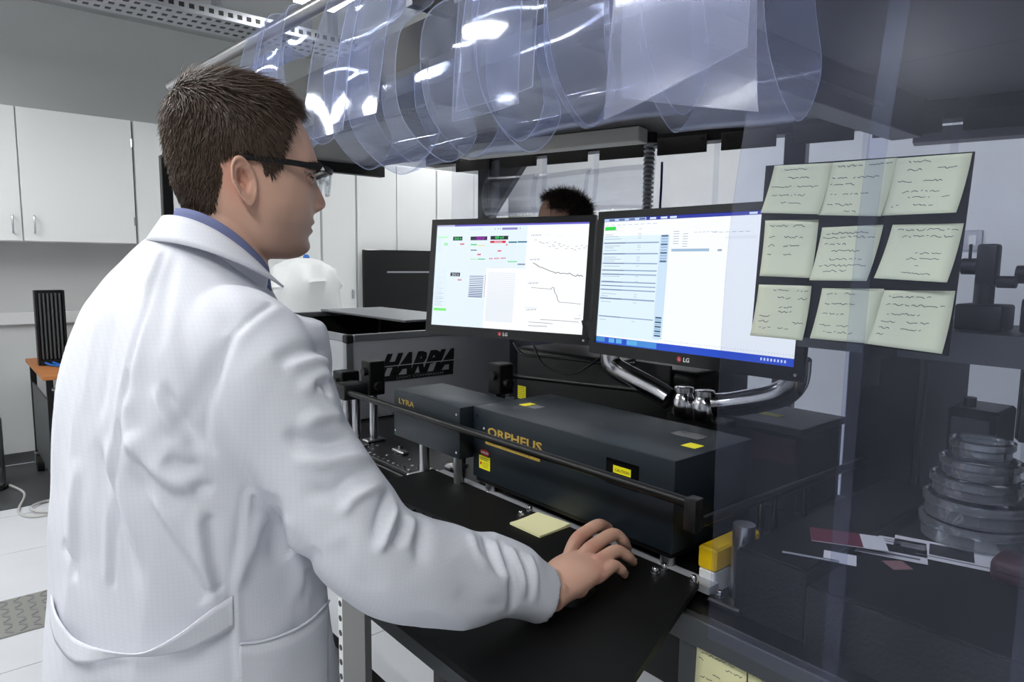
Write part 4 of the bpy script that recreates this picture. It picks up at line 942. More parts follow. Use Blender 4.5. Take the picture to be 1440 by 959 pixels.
# ------------------------------------------------------------------ sticky notes on their board
bx = 0.895
q0 = at_x(1077, 233, bx); q1 = at_x(1370, 213, bx); q2 = at_x(1330, 497, bx); q3 = at_x(1060, 475, bx)
t = thing('note_board', 'thin black board behind the curtain holding nine sticky notes', 'board', (bx, (q0.y + q1.y) / 2, q3.z))
bm = B(); n_ = [bm.verts.new(p) for p in (q0, q1, q2 + Vector((0, -.002, -.003)), q3 + Vector((0, .004, .01)))]
bm.faces.new(n_); r = bmesh.ops.extrude_face_region(bm, geom=bm.faces[:]); bmesh.ops.translate(bm, verts=[v for v in r['geom'] if isinstance(v, bmesh.types.BMVert)], vec=(0.004, 0, 0))
obj('panel', bm, black_mat, t); obj('hook', boxes(((bx + 0.0045, 0.36, 1.38), (0.9835, 0.37, 1.41))), black_alu, t)
def scribble(w_, h_, seed, rows):
    r_ = random.Random(seed); out = []; c = (0.40, 0.41, 0.40)
    for (v, spans) in rows:
        for (a, b) in spans:
            pts = []; n = max(3, int((b - a) * 34)); 
            for i in range(n + 1):
                gap = r_.random() < 0.16
                pts.append((a * w_ + (b - a) * w_ * i / n, -v * h_ + r_.uniform(-.020, .020) * h_))
                if gap and len(pts) > 1: out += line_quads(pts, 0.011, c); pts = []
            if len(pts) > 1: out += line_quads(pts, 0.011, c)
    return out
def sticky(corners, label, curl, rows, seed, m=note_m, group='sticky notes on the board', normal=-1):
    """corners TL,TR,BR,BL in the board plane; the lower edge curls away from the board"""
    TL, TR, BR, BL = corners
    t = thing('sticky_note', label, 'sticky note', TL, 0, group)
    n = 14; V = []; F = []
    def P(u, v):
        a = TL.lerp(TR, u); b = BL.lerp(BR, u); p = a.lerp(b, v); return Vector((p.x + normal * (0.0012 + curl * v * v * (0.75 + 0.25 * u)), p.y, p.z))
    for i in range(n + 1):
        for j in range(7): V.append(P(j / 6, i / n))
    for i in range(n):
        for j in range(6): k = i * 7 + j; F.append((k, k + 1, k + 8, k + 7))
    me = bpy.data.meshes.new('paper'); me.from_pydata(V, [], F)
    o = link('paper', me, m, t, smooth=True)
    so = o.modifiers.new('thickness', 'SOLIDIFY'); so.thickness = 0.0003
    q = scribble(1, 1, seed, rows); V = []; F = []
    w_ = (TR - TL).length
    for pts, c, l in q:
        i = len(V)
        for (x, y) in pts:
            p = P(x, -y); V.append(p + Vector((normal * 0.0007, 0, 0)))
        # rebuild line width in metres
        F.append((i, i + 1, i + 2, i + 3))
    me = bpy.data.meshes.new('handwriting'); me.from_pydata(V, [], F); link('handwriting', me, grey_ink, t)
    return t
NX = lambda px, py, dx=0.0: at_x(px, py, bx + dx)
notes = [
 ((1090, 233), (1172, 229), (1158, 302), (1075, 300), 'pale sticky note, top left of the nine on the board', .012),
 ((1172, 229), (1262, 222), (1246, 305), (1156, 303), 'pale sticky note, top middle of the nine on the board', .014),
 ((1260, 223), (1368, 215), (1352, 300), (1246, 304), 'pale sticky note, top right of the nine on the board', .016),
 ((1077, 310), (1152, 309), (1145, 391), (1072, 388), 'pale sticky note, left one in the middle row', .008),
 ((1157, 320), (1243, 316), (1226, 395), (1144, 394), 'pale sticky note, centre of the nine on the board', .014),
 ((1256, 316), (1356, 314), (1340, 397), (1236, 391), 'pale sticky note, right one in the middle row', .018),
 ((1068, 400), (1142, 402), (1135, 478), (1060, 471), 'pale sticky note, bottom left of the nine on the board', .012),
 ((1157, 405), (1244, 406), (1226, 482), (1144, 475), 'pale sticky note, bottom middle of the nine on the board', .012),
 ((1244, 408), (1344, 409), (1332, 496), (1222, 482), 'pale sticky note, bottom right of the nine on the board', .016)]
rowsets = [[(.10, [(.2, .6)]), (.27, [(.3, .7)]), (.45, [(.05, .4), (.5, .85)]), (.62, [(.1, .7)]), (.78, [(.3, .65)])],
 [(.08, [(.1, .5), (.6, .95)]), (.30, [(.05, .3), (.4, .8)]), (.42, [(.05, .45)]), (.6, [(.1, .2), (.3, .7)]), (.8, [(.1, .5)]), (.92, [(.4, .6)])],
 [(.08, [(.2, .5)]), (.22, [(.2, .4), (.6, .85)]), (.42, [(.1, .3), (.45, .7)]), (.6, [(.2, .7)]), (.7, [(.3, .6), (.75, .85)]), (.84, [(.1, .2), (.4, .7)])],
 [(.10, [(.1, .45), (.55, .8)]), (.30, [(.1, .22), (.4, .75)]), (.45, [(.1, .22), (.4, .7)]), (.6, [(.1, .18), (.42, .6)])],
 [(.12, [(.1, .8)]), (.2, [(.05, .95)]), (.32, [(.1, .5)]), (.45, [(.25, .75)]), (.6, [(.25, .8)]), (.72, [(.1, .9)]), (.82, [(.2, .6)])],
 [(.10, [(.1, .95)]), (.22, [(.2, .9)]), (.52, [(.45, .8)]), (.62, [(.35, .8)]), (.75, [(.5, .55)]), (.88, [(.35, .75)])],
 [(.10, [(.3, .6), (.75, .95)]), (.24, [(.4, .65), (.78, .95)]), (.42, [(.45, .7)]), (.5, [(.45, .7)]), (.6, [(.1, .3)]), (.7, [(.1, .3), (.75, .95)]), (.82, [(.15, .4), (.5, .7)])],
 [(.10, [(.1, .3), (.4, .6)]), (.30, [(.1, .6)]), (.5, [(.1, .5)]), (.72, [(.1, .3), (.4, .6)]), (.84, [(.2, .7)])],
 [(.12, [(.1, .7)]), (.26, [(.1, .9)]), (.42, [(.15, .6)]), (.56, [(.1, .3), (.45, .75)]), (.68, [(.1, .25), (.4, .7)]), (.8, [(.1, .2)])]]
for k, (a, b, c, d, lab, cu) in enumerate(notes):
    pts = [NX(*a), NX(*b), NX(*c, 0), NX(*d, 0)]
    sticky(pts, lab, cu, rowsets[k], k)
fx = 0.8875
def FXp(px, py): return at_x(px, py, fx)
t1 = sticky([FXp(981, 905), FXp(1051, 937), FXp(1049, 1020), FXp(977, 985)], 'pale sticky note stuck on the black cabinet under the bench, left one', .004, [(.1, [(.1, .8)]), (.22, [(.05, .15), (.6, .95)]), (.4, [(.35, .5), (.7, .8)]), (.5, [(.1, .35), (.5, .75)]), (.62, [(.7, .9)]), (.8, [(.1, .3)])], 31, pad_m, 'sticky notes on the cabinet')
t1 = sticky([FXp(1053, 938), FXp(1126, 972), FXp(1123, 1055), FXp(1051, 1020)], 'pale sticky note stuck on the black cabinet under the bench, right one', .004, [(.1, [(.1, .8)]), (.25, [(.1, .3), (.4, .7)]), (.5, [(.2, .7)])], 32, pad_m, 'sticky notes on the cabinet')

# yellow pad, keyboard and mouse on the shelf
c4 = [at_z(px, py, 0.984) for px, py in ((717, 735), (756, 721.5), (802, 738), (759, 754))]
t = thing('note_pad', 'pale yellow note pad lying blank on the black shelf', 'note pad', c4[0])
bm = B(); prism(bm, [(p.x, p.y) for p in c4], 0.9805, 0.9838); obj('pad', bm, pad_m, t)
bm = B(); n = 8; V = []
for i in range(n + 1):
    u = i / n; a = c4[0].lerp(c4[1], u); b = c4[3].lerp(c4[2], u); l = 0.0045 * abs(u - .3) ** 1.5
    V.append((bm.verts.new((a.x, a.y, 0.9840 + l)), bm.verts.new((b.x, b.y, 0.9840 + l))))
for a, b in zip(V, V[1:]): bm.faces.new((a[0], a[1], b[1], b[0]))
obj('top_leaf', bm, pad_m, t)
t = thing('keyboard', 'black keyboard on the shelf partly hidden by the sleeve', 'keyboard', (0.66, 1.25, 0.98), math.radians(-84))
obj('case', boxes(((-0.22, -0.07, 0.0003), (0.22, 0.07, 0.014), 0.004, 2)), black_plastic, t, local=True)
km = None
for i in range(15):
    for j in range(5):
        if km is None:
            ko = obj('key', boxes(((-0.0065, -0.0065, 0), (0.0065, 0.0065, 0.006), 0.0015)), mat('key_plastic', (.06, .065, .075), .4), t, local=True); km = ko.data
        else:
            ko = bpy.data.objects.new('key', km); COL.objects.link(ko); ko.parent = t
        ko.location = (-0.20 + i * 0.0285 + j * .004, -0.05 + j * 0.024, 0.0142)

# ------------------------------------------------------------------ people
def np_mesh(name, bm):
    me = bpy.data.meshes.new(name); bmesh.ops.recalc_face_normals(bm, faces=bm.faces); bm.to_mesh(me); bm.free(); return me
def fuse(name, meshes, voxel, smooth_it=2, fac=0.5):
    """join closed solids and melt them into one continuous skin"""
    bm = B()
    for me in meshes: bm.from_mesh(me); bpy.data.meshes.remove(me)
    me = bpy.data.meshes.new(name); bm.to_mesh(me); bm.free()
    o = bpy.data.objects.new(name, me); COL.objects.link(o)
    r = o.modifiers.new('r', 'REMESH'); r.mode = 'VOXEL'; r.voxel_size = voxel; r.use_smooth_shade = True
    if smooth_it: s = o.modifiers.new('s', 'SMOOTH'); s.iterations = smooth_it; s.factor = fac
    bpy.context.view_layer.update()
    out = bpy.data.meshes.new_from_object(o.evaluated_get(bpy.context.evaluated_depsgraph_get()))
    bpy.data.objects.remove(o); bpy.data.meshes.remove(me); out.name = name
    return out
def vco(me):
    a = np.empty(len(me.vertices) * 3); me.vertices.foreach_get('co', a); return a.reshape(-1, 3)
def vno(me):
    a = np.empty(len(me.vertices) * 3); me.vertex_normals.foreach_get('vector', a); return a.reshape(-1, 3)
def setco(me, c): me.vertices.foreach_set('co', c.ravel()); me.update()
def interp_rows(rows, n):
    return spline(rows, n)

HO = np.array(at_depth(338, 258, 0.97))
def hv(d): return np.array((math.sin(math.radians(d)), math.cos(math.radians(d)), 0))
HFW, HRT, HUP = hv(98), hv(188), np.array((0, 0, 1.0))
SF, SH = 0.00095, 0.00101
def hp(x, y, lat=0.0):       # side-view sketch units (x forward, y down), lateral in mm to his right
    return HO + HFW * (x - 335) * SF + HUP * (258 - y) * SH + HRT * lat * 0.001
def to_head(c):
    d = c - HO
    return d @ HFW / SF + 335, 258 - d @ HUP / SH, d @ HRT * 1000

def head_mesh():
    # y, front x, back x, half width, front taper
    rows = [(120, 350, 304, 14, 0), (125, 372, 284, 36, 0), (134, 392, 265, 52, 0), (147, 408, 254, 63, 0), (165, 422, 246, 71, .02), (187, 436, 241, 75, .04), (208, 444, 240, 76, .06),
            (226, 449, 241, 75, .08), (238, 446, 242, 73, .10), (250, 444, 244, 72, .10), (264, 444, 245, 70, .12), (280, 443, 251, 68, .14), (296, 441, 258, 66, .18), (312, 439, 268, 63, .22),
            (328, 435, 282, 59, .26), (342, 434, 296, 53, .30), (352, 430, 312, 46, .34), (359, 420, 330, 36, .36), (363, 404, 345, 22, .36)]
    R = spline(rows, 120); n = 128; rings = []
    for y, xf, xb, w_, tp in R:
        c = (xf + xb) / 2; a = (xf - xb) / 2; ring = []
        for k in range(n):
            t = 2 * PI * k / n; ct, st = math.cos(t), math.sin(t)
            e = 0.86
            x = c + a * math.copysign(abs(ct) ** e, ct); l = w_ * math.copysign(abs(st) ** 0.92, st)
            if ct > 0: l *= 1 - tp * ct ** 1.5
            ring.append(hp(x, y, l))
        rings.append(ring)
    bm = B(); loft(bm, rings); me = np_mesh('head', bm)
    c = vco(me); x, y, l = to_head(c)
    f = np.clip((x - 385) / 40, 0, 1)
    g = lambda v, m, s: np.exp(-((v - m) / s) ** 2)
    d = np.zeros(len(c))
    nose_y = [225, 236, 246, 255, 264, 273, 280, 286, 291, 296, 301]; nose_d = [1, 1.5, 4, 8, 12.5, 17, 19.5, 18, 11, 3, 0]; nose_s = [9, 7.5, 7, 7.5, 8.5, 10, 11.5, 12, 11, 9, 8]
    nd = np.interp(y, nose_y, nose_d, 0, 0); ns = np.interp(y, nose_y, nose_s)
    d += nd * np.exp(-(np.abs(l) / ns) ** 2.4)
    d += 8 * g(y, 286, 6) * g(np.abs(l), 13, 5.5)                      # wings of the nose
    d -= 8.5 * g(y, 247, 10) * g(np.abs(l), 32, 14)                    # eye sockets
    d += 3.5 * g(y, 231, 6) * g(np.abs(l), 28, 20)                     # brow ridge
    d += 3.5 * g(y, 272, 14) * g(np.abs(l), 46, 14)                    # cheekbone
    d += 4.5 * g(y, 308.5, 4.6) * g(l, 0, 19) - 3.5 * g(y, 315, 2.4) * g(l, 0, 20) + 4.5 * g(y, 322, 5) * g(l, 0, 17) - 3 * g(y, 332, 5) * g(l, 0, 18)
    d += 3 * g(y, 347, 8) * g(l, 0, 15) - 1.5 * g(y, 301, 4) * g(l, 0, 4)
    c += (HFW * 0.001) * (d * f)[:, None]
    # hollow of the cheek, temple
    s = np.sign(l); lat = -2.5 * g(y, 300, 16) * g(x, 405, 16) - 3 * g(y, 215, 18) * g(x, 405, 18) + 2 * g(y, 262, 12) * g(x, 398, 18)
    c += HRT[None] * (lat * s * 0.001)[:, None]
    setco(me, c); return me
def ear_mesh(side):
    # outline around centre, built in a tilted plane
    n, m = 56, 22; bm = B(); c0 = np.array((322.0, 263.0)); rings = []
    def out(r, t):
        h = np.interp(r, [0, .22, .40, .52, .64, .74, .84, .93, 1.0], [-3, -3, 0, 10, 12.5, 8.5, 15, 16.5, 13])
        fr = math.cos(t)                       # +1 = towards the face
        h *= (1 - .60 * max(0, fr) ** 1.2)
        if math.sin(t) > .55: h = h * .5 + 5 * (1 - .5 * max(0, fr))    # lobe is flatter
        return h
    base = 69
    def outline(t):
        ex = 18 + 2.5 * math.cos(t); ey = 32
        x = ex * math.cos(t) * (1 - .28 * max(0, math.sin(t))); y = ey * math.sin(t)
        x += -4.5 * (-y / 32)                  # tilt: top leans back
        return x + (5 if math.sin(t) > 0 else 0) * math.sin(t), y
    for i in range(m + 1):
        r = max(0.02, i / m); ring = []
        for k in range(n):
            t = 2 * PI * k / n; ox, oy = outline(t)
            ring.append(hp(c0[0] + ox * r, c0[1] + oy * r, side * (base + 4 + out(r, t) + 3.0 * (-(c0[0] + ox * r) + 322) / 20)))
        rings.append(ring)
    for k_, (r, dp) in enumerate(((1.0, 5), (.92, 9), (.8, 12), (.5, 22), (.05, 26))):
        ring = []
        for k in range(n):
            t = 2 * PI * k / n; ox, oy = outline(t)
            ring.append(hp(c0[0] + ox * r, c0[1] + oy * r, side * (base + 4 + out(1.0, t) - dp * .75 + 3.0 * (-(c0[0] + ox * r) + 322) / 20)))
        rings.append(ring)
    loft(bm, rings); return np_mesh('ear', bm)
def neck_mesh():
    rows = [(275, 372, 266, 50), (300, 376, 256, 55), (330, 372, 246, 58), (360, 370, 238, 60), (385, 372, 226, 68), (410, 374, 205, 84), (430, 374, 190, 96)]
    R = spline(rows, 30); rings = []
    for y, xf, xb, w_ in R:
        rings.append([hp((xf + xb) / 2 + (xf - xb) / 2 * math.cos(t), y, w_ * math.sin(t)) for t in np.linspace(0, 2 * PI, 64, endpoint=False)])
    bm = B(); loft(bm, rings); return np_mesh('neck', bm)
# torso rings: z, centre x, centre y, half width, half depth, heading
TORSO = [(0.52, .258, .992, .230, .200, 66), (0.75, .258, .992, .210, .180, 66), (0.90, .255, .988, .199, .168, 66), (1.00, .251, .984, .192, .157, 67), (1.10, .252, .985, .190, .150, 69), (1.20, .256, .988, .198, .150, 73), (1.30, .266, .996, .212, .152, 78),
         (1.37, .278, 1.004, .220, .148, 82), (1.42, .286, 1.010, .208, .138, 84), (1.452, .292, 1.014, .172, .121, 85), (1.48, .298, 1.016, .130, .102, 85), (1.505, .303, 1.018, .096, .086, 85), (1.525, .307, 1.020, .074, .075, 85), (1.54, .310, 1.02, .064, .066, 85)]
def torso_rings(shrink=0.0, n=96, m=90, rows=TORSO):
    R = spline(rows, m); out = []
    for z, cx, cy, a, b, h in R:
        f = hv(h); r = hv(h + 90); a -= shrink; b -= shrink; ring = []
        for k in range(n):
            t = 2 * PI * k / n; ct, st = math.cos(t), math.sin(t); e = 0.88
            x = b * math.copysign(abs(ct) ** e, ct); l = a * math.copysign(abs(st) ** e, st)
            p = np.array((cx, cy, z)) + f * x + r * l; s_ = min(1, max(0, (z - 1.40) / .12)); p[2] -= s_ * s_ * (3 - 2 * s_) * .54 * (x + .055); ring.append(p)
        out.append(ring)
    return out
SHO, ELB, WRI = np.array((.300, .832, 1.393)), np.array((.388, .733, 1.160)), np.array(at_z(779, 822, 1.022))
def limb(path, radii, n=32, m=40, ref=(0, 0, 1)):
    P = spline(path, m); R = spline([(r if hasattr(r, '__len__') else (r, r)) for r in radii], m)
    bm = B(); loft(bm, tube_rings(P, R, n, ref)); return np_mesh('limb', bm)
# --- hand laid over the (hidden) mouse
HZ = 0.980
NAILS = []
def hand_meshes():
    out = []
    kn = [np.array(at_z(812, 754, HZ + .050)), np.array(at_z(829, 768, HZ + .053)), np.array(at_z(839, 786, HZ + .049)), np.array(at_z(840, 806, HZ + .040))]
    fing = [((840, 739, .052), (854, 742, .034), (860, 749, .014)), ((861, 752, .052), (876, 760, .036), (882, 770, .012)), ((866, 775, .046), (882, 782, .032), (890, 790, .011)), ((862, 796, .036), (873, 801, .025), (878, 808, .010))]
    rad = [(.0120, .0108, .0094, .0078), (.0122, .0110, .0094, .0078), (.0116, .0104, .0090, .0075), (.0108, .0094, .0083, .0068)]
    w0 = WRI + np.array((-.055, .02, .015)); wr = WRI.copy(); wr[2] = HZ + .036
    cen = sum(kn) / 4
    ax = cen - wr; ax /= np.linalg.norm(ax)
    side = kn[3] - kn[0]; side -= ax * (side @ ax); side /= np.linalg.norm(side); upn = np.cross(side, ax); upn = upn if upn[2] > 0 else -upn
    # palm: lofted flattened rings
    secs = [(-.025, 0, .029, .022), (-.012, 0, .031, .022), (0, 0.0, .033, .021), (.25, .001, .040, .023), (.5, .002, .044, .022), (.75, .001, .0445, .018), (.95, 0, .042, .014), (1.06, -.003, .037, .010)]
    L = np.linalg.norm(cen - wr); rings = []
    for u, lift, a, b in spline([(s[0] if s[0] > 0 else s[0] / L, s[1], s[2], s[3]) for s in secs], 36):
        c = wr + ax * (u * L) + upn * (lift - .010 * max(0, u))
        ring = []
        for k in range(40):
            t = 2 * PI * k / 40; x = a * math.cos(t); y = b * math.sin(t)
            if y > 0: y *= 1 - .12 * (x / a) ** 2
            elif x > 0: y *= 1 + .25 * (x / a)
            ring.append(c + side * x + upn * y)
        rings.append(ring)
    bm = B(); loft(bm, rings); out.append(np_mesh('palm', bm))
    for i in range(4):
        pts = [wr + (kn[i] - wr) * .55 - upn * .004, kn[i] - upn * .006] + [np.array(at_z(p[0], p[1], HZ + p[2])) for p in fing[i]]
        d = pts[-1] - pts[-2]; pts.append(pts[-1] + d / np.linalg.norm(d) * .004)
        r = rad[i]; P = spline(pts, 40); Rr = np.interp(np.linspace(0, 5, 40), [0, 1, 1.5, 2, 2.5, 3, 4, 4.6, 5], [r[0] * .9, r[0] * 1.06, r[0] * .97, r[1] * 1.08, r[1] * .93, r[2] * 1.05, r[3] * 1.02, r[3] * .85, r[3] * .35])
        bm = B(); loft(bm, tube_rings(P, Rr, 18, upn)); out.append(np_mesh('finger', bm)); NAILS.append((P[-5], P[-4] - P[-7], r[3]))
    # tendon ridges run from wrist to knuckle
    for i in range(4):
        p = [wr + side * (-.016 + .010 * i) + upn * .012, (wr + kn[i]) / 2 + upn * .0045, kn[i] + upn * -.001]
        bm = B(); loft(bm, tube_rings(spline(p, 16), [.0055] * 16, 10, upn)); out.append(np_mesh('tendon', bm))
    for i in range(4):
        bm = B(); bmesh.ops.create_uvsphere(bm, u_segments=16, v_segments=10, radius=.0108, matrix=Matrix.Translation(kn[i] - upn * .0035)); out.append(np_mesh('knuckle', bm))
    # thumb leaves the far side of the palm and closes on the mouse
    tb = [wr + ax * .012 - side * .016 - upn * .006, wr + ax * .040 - side * .040 - upn * .012, wr + ax * .070 - side * .047 - upn * .018, wr + ax * .096 - side * .040 - upn * .022]
    bm = B(); loft(bm, tube_rings(spline(tb, 26), np.interp(np.linspace(0, 1, 26), [0, .3, .6, .85, 1], [.015, .0145, .0115, .0105, .005]), 16, upn)); out.append(np_mesh('thumb', bm))
    # ulnar knob and heel of the hand
    for q, rr in ((wr + side * .020 + upn * .009 - ax * .010, .009), (wr + side * .022 - upn * .008 + ax * .034, .018)):
        bm = B(); bmesh.ops.create_uvsphere(bm, u_segments=16, v_segments=10, radius=rr, matrix=Matrix.Translation(q)); out.append(np_mesh('heel', bm))
    return out, wr, ax, side, upn, kn
hand, HWR, HAX, HSD, HUPN, KN = hand_meshes()
mc = HWR + HAX * .062; ang = math.atan2(HAX[1], HAX[0]) - PI / 2
t = thing('computer_mouse', 'black computer mouse covered by the hand on the shelf', 'mouse', (mc[0], mc[1], HZ), ang)
bm = B(); rings = []
for v in np.linspace(-1, 1, 16):
    k_ = math.sqrt(max(0.02, 1 - v ** 4)); rings.append([(.027 * k_ * math.cos(a), v * .045, .0004 + .027 * (1 - .35 * v * v) * k_ * max(0, math.sin(a))) for a in np.linspace(0, PI, 16)])
loft(bm, rings); obj('shell', bm, black_plastic, t, local=True, smooth=50)
obj('wheel', cyl(B(), (-.003, .022, .021), (.003, .022, .021), .007), grey_metal, t, local=True)
LSH, LEL, LWR = np.array((.30, 1.215, 1.385)), np.array((.27, 1.285, 1.12)), np.array((.335, 1.27, .87))
def simple_hand(w, down=(0.15, 0, -1), side=(0.1, -.2, 0)):
    d = np.array(down, float); d /= np.linalg.norm(d); s = np.array((1.0, 0.1, 0)); out = []
    bm = B(); loft(bm, tube_rings(spline([w - d * .03, w, w + d * .05, w + d * .09], 16), [(.02, .026)] * 4 + [(.017, .034)] * 12, 20, s)); out.append(np_mesh('palm', bm))
    for i in range(4):
        o = w + d * .085 + s * (-.027 + .018 * i); L = (.065, .075, .07, .055)[i]
        p = [o - d * .02, o + d * L * .5, o + d * L * .8 + np.array((0, -.012, 0)), o + d * L + np.array((0, -.024, 0))]
        bm = B(); loft(bm, tube_rings(spline(p, 16), np.linspace(.009, .007, 16), 12, s)); out.append(np_mesh('finger', bm))
    p = [w + d * .02 + s * .015, w + d * .05 + s * .045, w + d * .09 + s * .05]
    bm = B(); loft(bm, tube_rings(spline(p, 14), np.linspace(.013, .008, 14), 12, np.array((0, 1., 0)))); out.append(np_mesh('thumb', bm))
    return out

man = thing('person', 'man in a white lab coat and safety glasses, hand on the shelf', 'person', (.27, .98, 0))
parts = [head_mesh(), ear_mesh(1), ear_mesh(-1), neck_mesh()]
bm = B(); loft(bm, torso_rings(0.035, 64, 60, [r for r in TORSO if r[0] > .7])); parts.append(np_mesh('trunk', bm))
parts.append(limb([SHO + np.array((-.01, .02, -.01)), (SHO + ELB) / 2 + np.array((-.018, .012, -.006)), ELB + np.array((-.006, .004, -.012)), ELB + (HWR - ELB) * .5, HWR], [.050, .045, .040, .036, (.030, .023)]))
parts.append(limb([LSH, (LSH + LEL) / 2, LEL, (LEL + LWR) / 2, LWR], [.055, .05, .042, .038, .026]))
parts += hand + simple_hand(LWR)
for s in (-1, 1):
    hip = np.array((.262, .985, .88)) + hv(156) * .095 * s
    parts.append(limb([hip, hip + np.array((.01, 0, -.40)), hip + np.array((0, 0, -.62)), hip + np.array((-.01, 0, -.82))], [.085, .06, .05, .038]))
    bm = B(); f = hv(66); a = hip + np.array((0, 0, -.83)); loft(bm, tube_rings(spline([a - f * .05, a, a + f * .09, a + f * .16], 16), [(.035, .03)] * 10 + [(.04, .022)] * 6, 16)); parts.append(np_mesh('foot', bm))
skin = fuse('body', parts, 0.0021, 2, .5)
c = vco(skin); x, y, l = to_head(c)
g = lambda v, m, s: np.exp(-((v - m) / s) ** 2)
base = np.array(lin((0.86, 0.69, 0.60))); colr = np.tile(base, (len(c), 1))
def tint(wt, rgb):
    global colr
    wt = np.clip(wt, 0, 1)[:, None]; colr = colr * (1 - wt) + np.array(lin(rgb)) * wt
inhead = (np.abs(l) < 110) & (y < 430) & (y > 90)
tint(inhead * .75 * np.exp(-((np.abs(l) - 72) / 16) ** 2) * g(x, 316, 22) * g(y, 262, 40), (.84, .60, .52))
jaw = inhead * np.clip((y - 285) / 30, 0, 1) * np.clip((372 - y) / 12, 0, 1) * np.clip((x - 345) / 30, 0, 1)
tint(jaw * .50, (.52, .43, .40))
tint(inhead * g(y, 316, 8) * g(l, 0, 24) * np.clip((x - 425) / 6, 0, 1) * .8, (.74, .48, .46))
tint(inhead * g(y, 280, 9) * g(l, 0, 16) * np.clip((x - 440) / 10, 0, 1) * .6, (.84, .56, .50))
nape = inhead * np.clip((300 - x) / 20, 0, 1) * np.clip((318 - y) / 14, 0, 1) * np.clip((y - 200) / 20, 0, 1)
tint(nape * .7, (.30, .22, .18))
inh = np.linalg.norm(c - HWR, axis=1) < .2
for k in range(4): tint(inh * .55 * np.exp(-(np.linalg.norm(c - KN[k], axis=1) / .014) ** 2), (.86, .55, .50))
tint(inh * .30, (.80, .60, .52))
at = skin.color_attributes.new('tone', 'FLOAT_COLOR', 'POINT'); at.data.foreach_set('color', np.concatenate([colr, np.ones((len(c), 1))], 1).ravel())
# fine creases over the knuckles of the hand
nn = vno(skin); ridge = np.zeros(len(c))
ridge -= inh * 0.0003 * np.clip(np.sin((c @ HAX) * 900 + np.sin((c @ HSD) * 200)), 0, 1) * np.exp(-((c - HWR) @ HAX / .03) ** 2)
c += nn * ridge[:, None]; setco(skin, c)
skinw = skin.copy()
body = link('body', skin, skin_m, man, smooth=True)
skin_tree = BVHTree.FromPolygons([Vector(v) for v in c], [tuple(p.vertices) for p in skinw.polygons])

nail_m = mat('fingernail', (.86, .70, .64), .3, vary=.03)
for q, T_, r_ in NAILS:
    T_ = Vector(T_).normalized(); n_ = Vector(HUPN); n_ = (n_ - T_ * n_.dot(T_)).normalized(); out_ = Vector(HAX) - T_ * Vector(HAX).dot(T_)
    n_ = (n_ + out_ * .8).normalized(); n_ = (n_ - T_ * n_.dot(T_)).normalized(); s_ = n_.cross(T_)
    mx_ = Matrix((T_ * .0062, s_ * .0050, n_ * .0013)).transposed().to_4x4(); mx_.translation = Vector(q) + n_ * (r_ * .92)
    bm = B(); bmesh.ops.create_uvsphere(bm, u_segments=16, v_segments=8, radius=1, matrix=mx_); obj('fingernail', bm, nail_m, man, smooth=True)
# eyes, brows
for s in (1, -1):
    q = hp(421, 249, 31 * s)
    bm = B(); bmesh.ops.create_uvsphere(bm, u_segments=24, v_segments=16, radius=.0118, matrix=Matrix.Translation(q))
    e = obj('eye', bm, mat('eye_white', (.70, .67, .65), .15), man, smooth=True)
    bm = B(); bmesh.ops.create_uvsphere(bm, u_segments=20, v_segments=12, radius=.0062, matrix=Matrix.Translation(q + HFW * .0068 - HUP * .001))
    obj('iris', bm, mat('iris', (.22, .20, .16), .1), e, smooth=True)
    bm = B(); bmesh.ops.create_uvsphere(bm, u_segments=36, v_segments=28, radius=.0128, matrix=Matrix.Translation(q))
    def away(f):
        d = np.array(f.calc_center_median()) - q; el = math.asin(max(-1, min(1, d[2] / .0128))); return d @ HFW < -.004 or (-.26 < el < .16 and abs(math.atan2(d @ HRT, d @ HFW)) < 1.15)
    bmesh.ops.delete(bm, geom=[f for f in bm.faces if away(f)], context='FACES')
    o = obj('eyelid', bm, mat('eyelid', (.72, .55, .48), .5), man, smooth=True)
    lash = [q + .0133 * (HFW * math.cos(a) * math.cos(.17) + HRT * math.sin(a) * math.cos(.17) + HUP * math.sin(.17)) for a in np.linspace(-1.15, 1.15, 14)]
    obj('lashes', loft(B(), tube_rings(np.array(lash), [(.0011, .0007)] * 14, 6)), mat('lash_brown', (.12, .09, .08), .6), o)

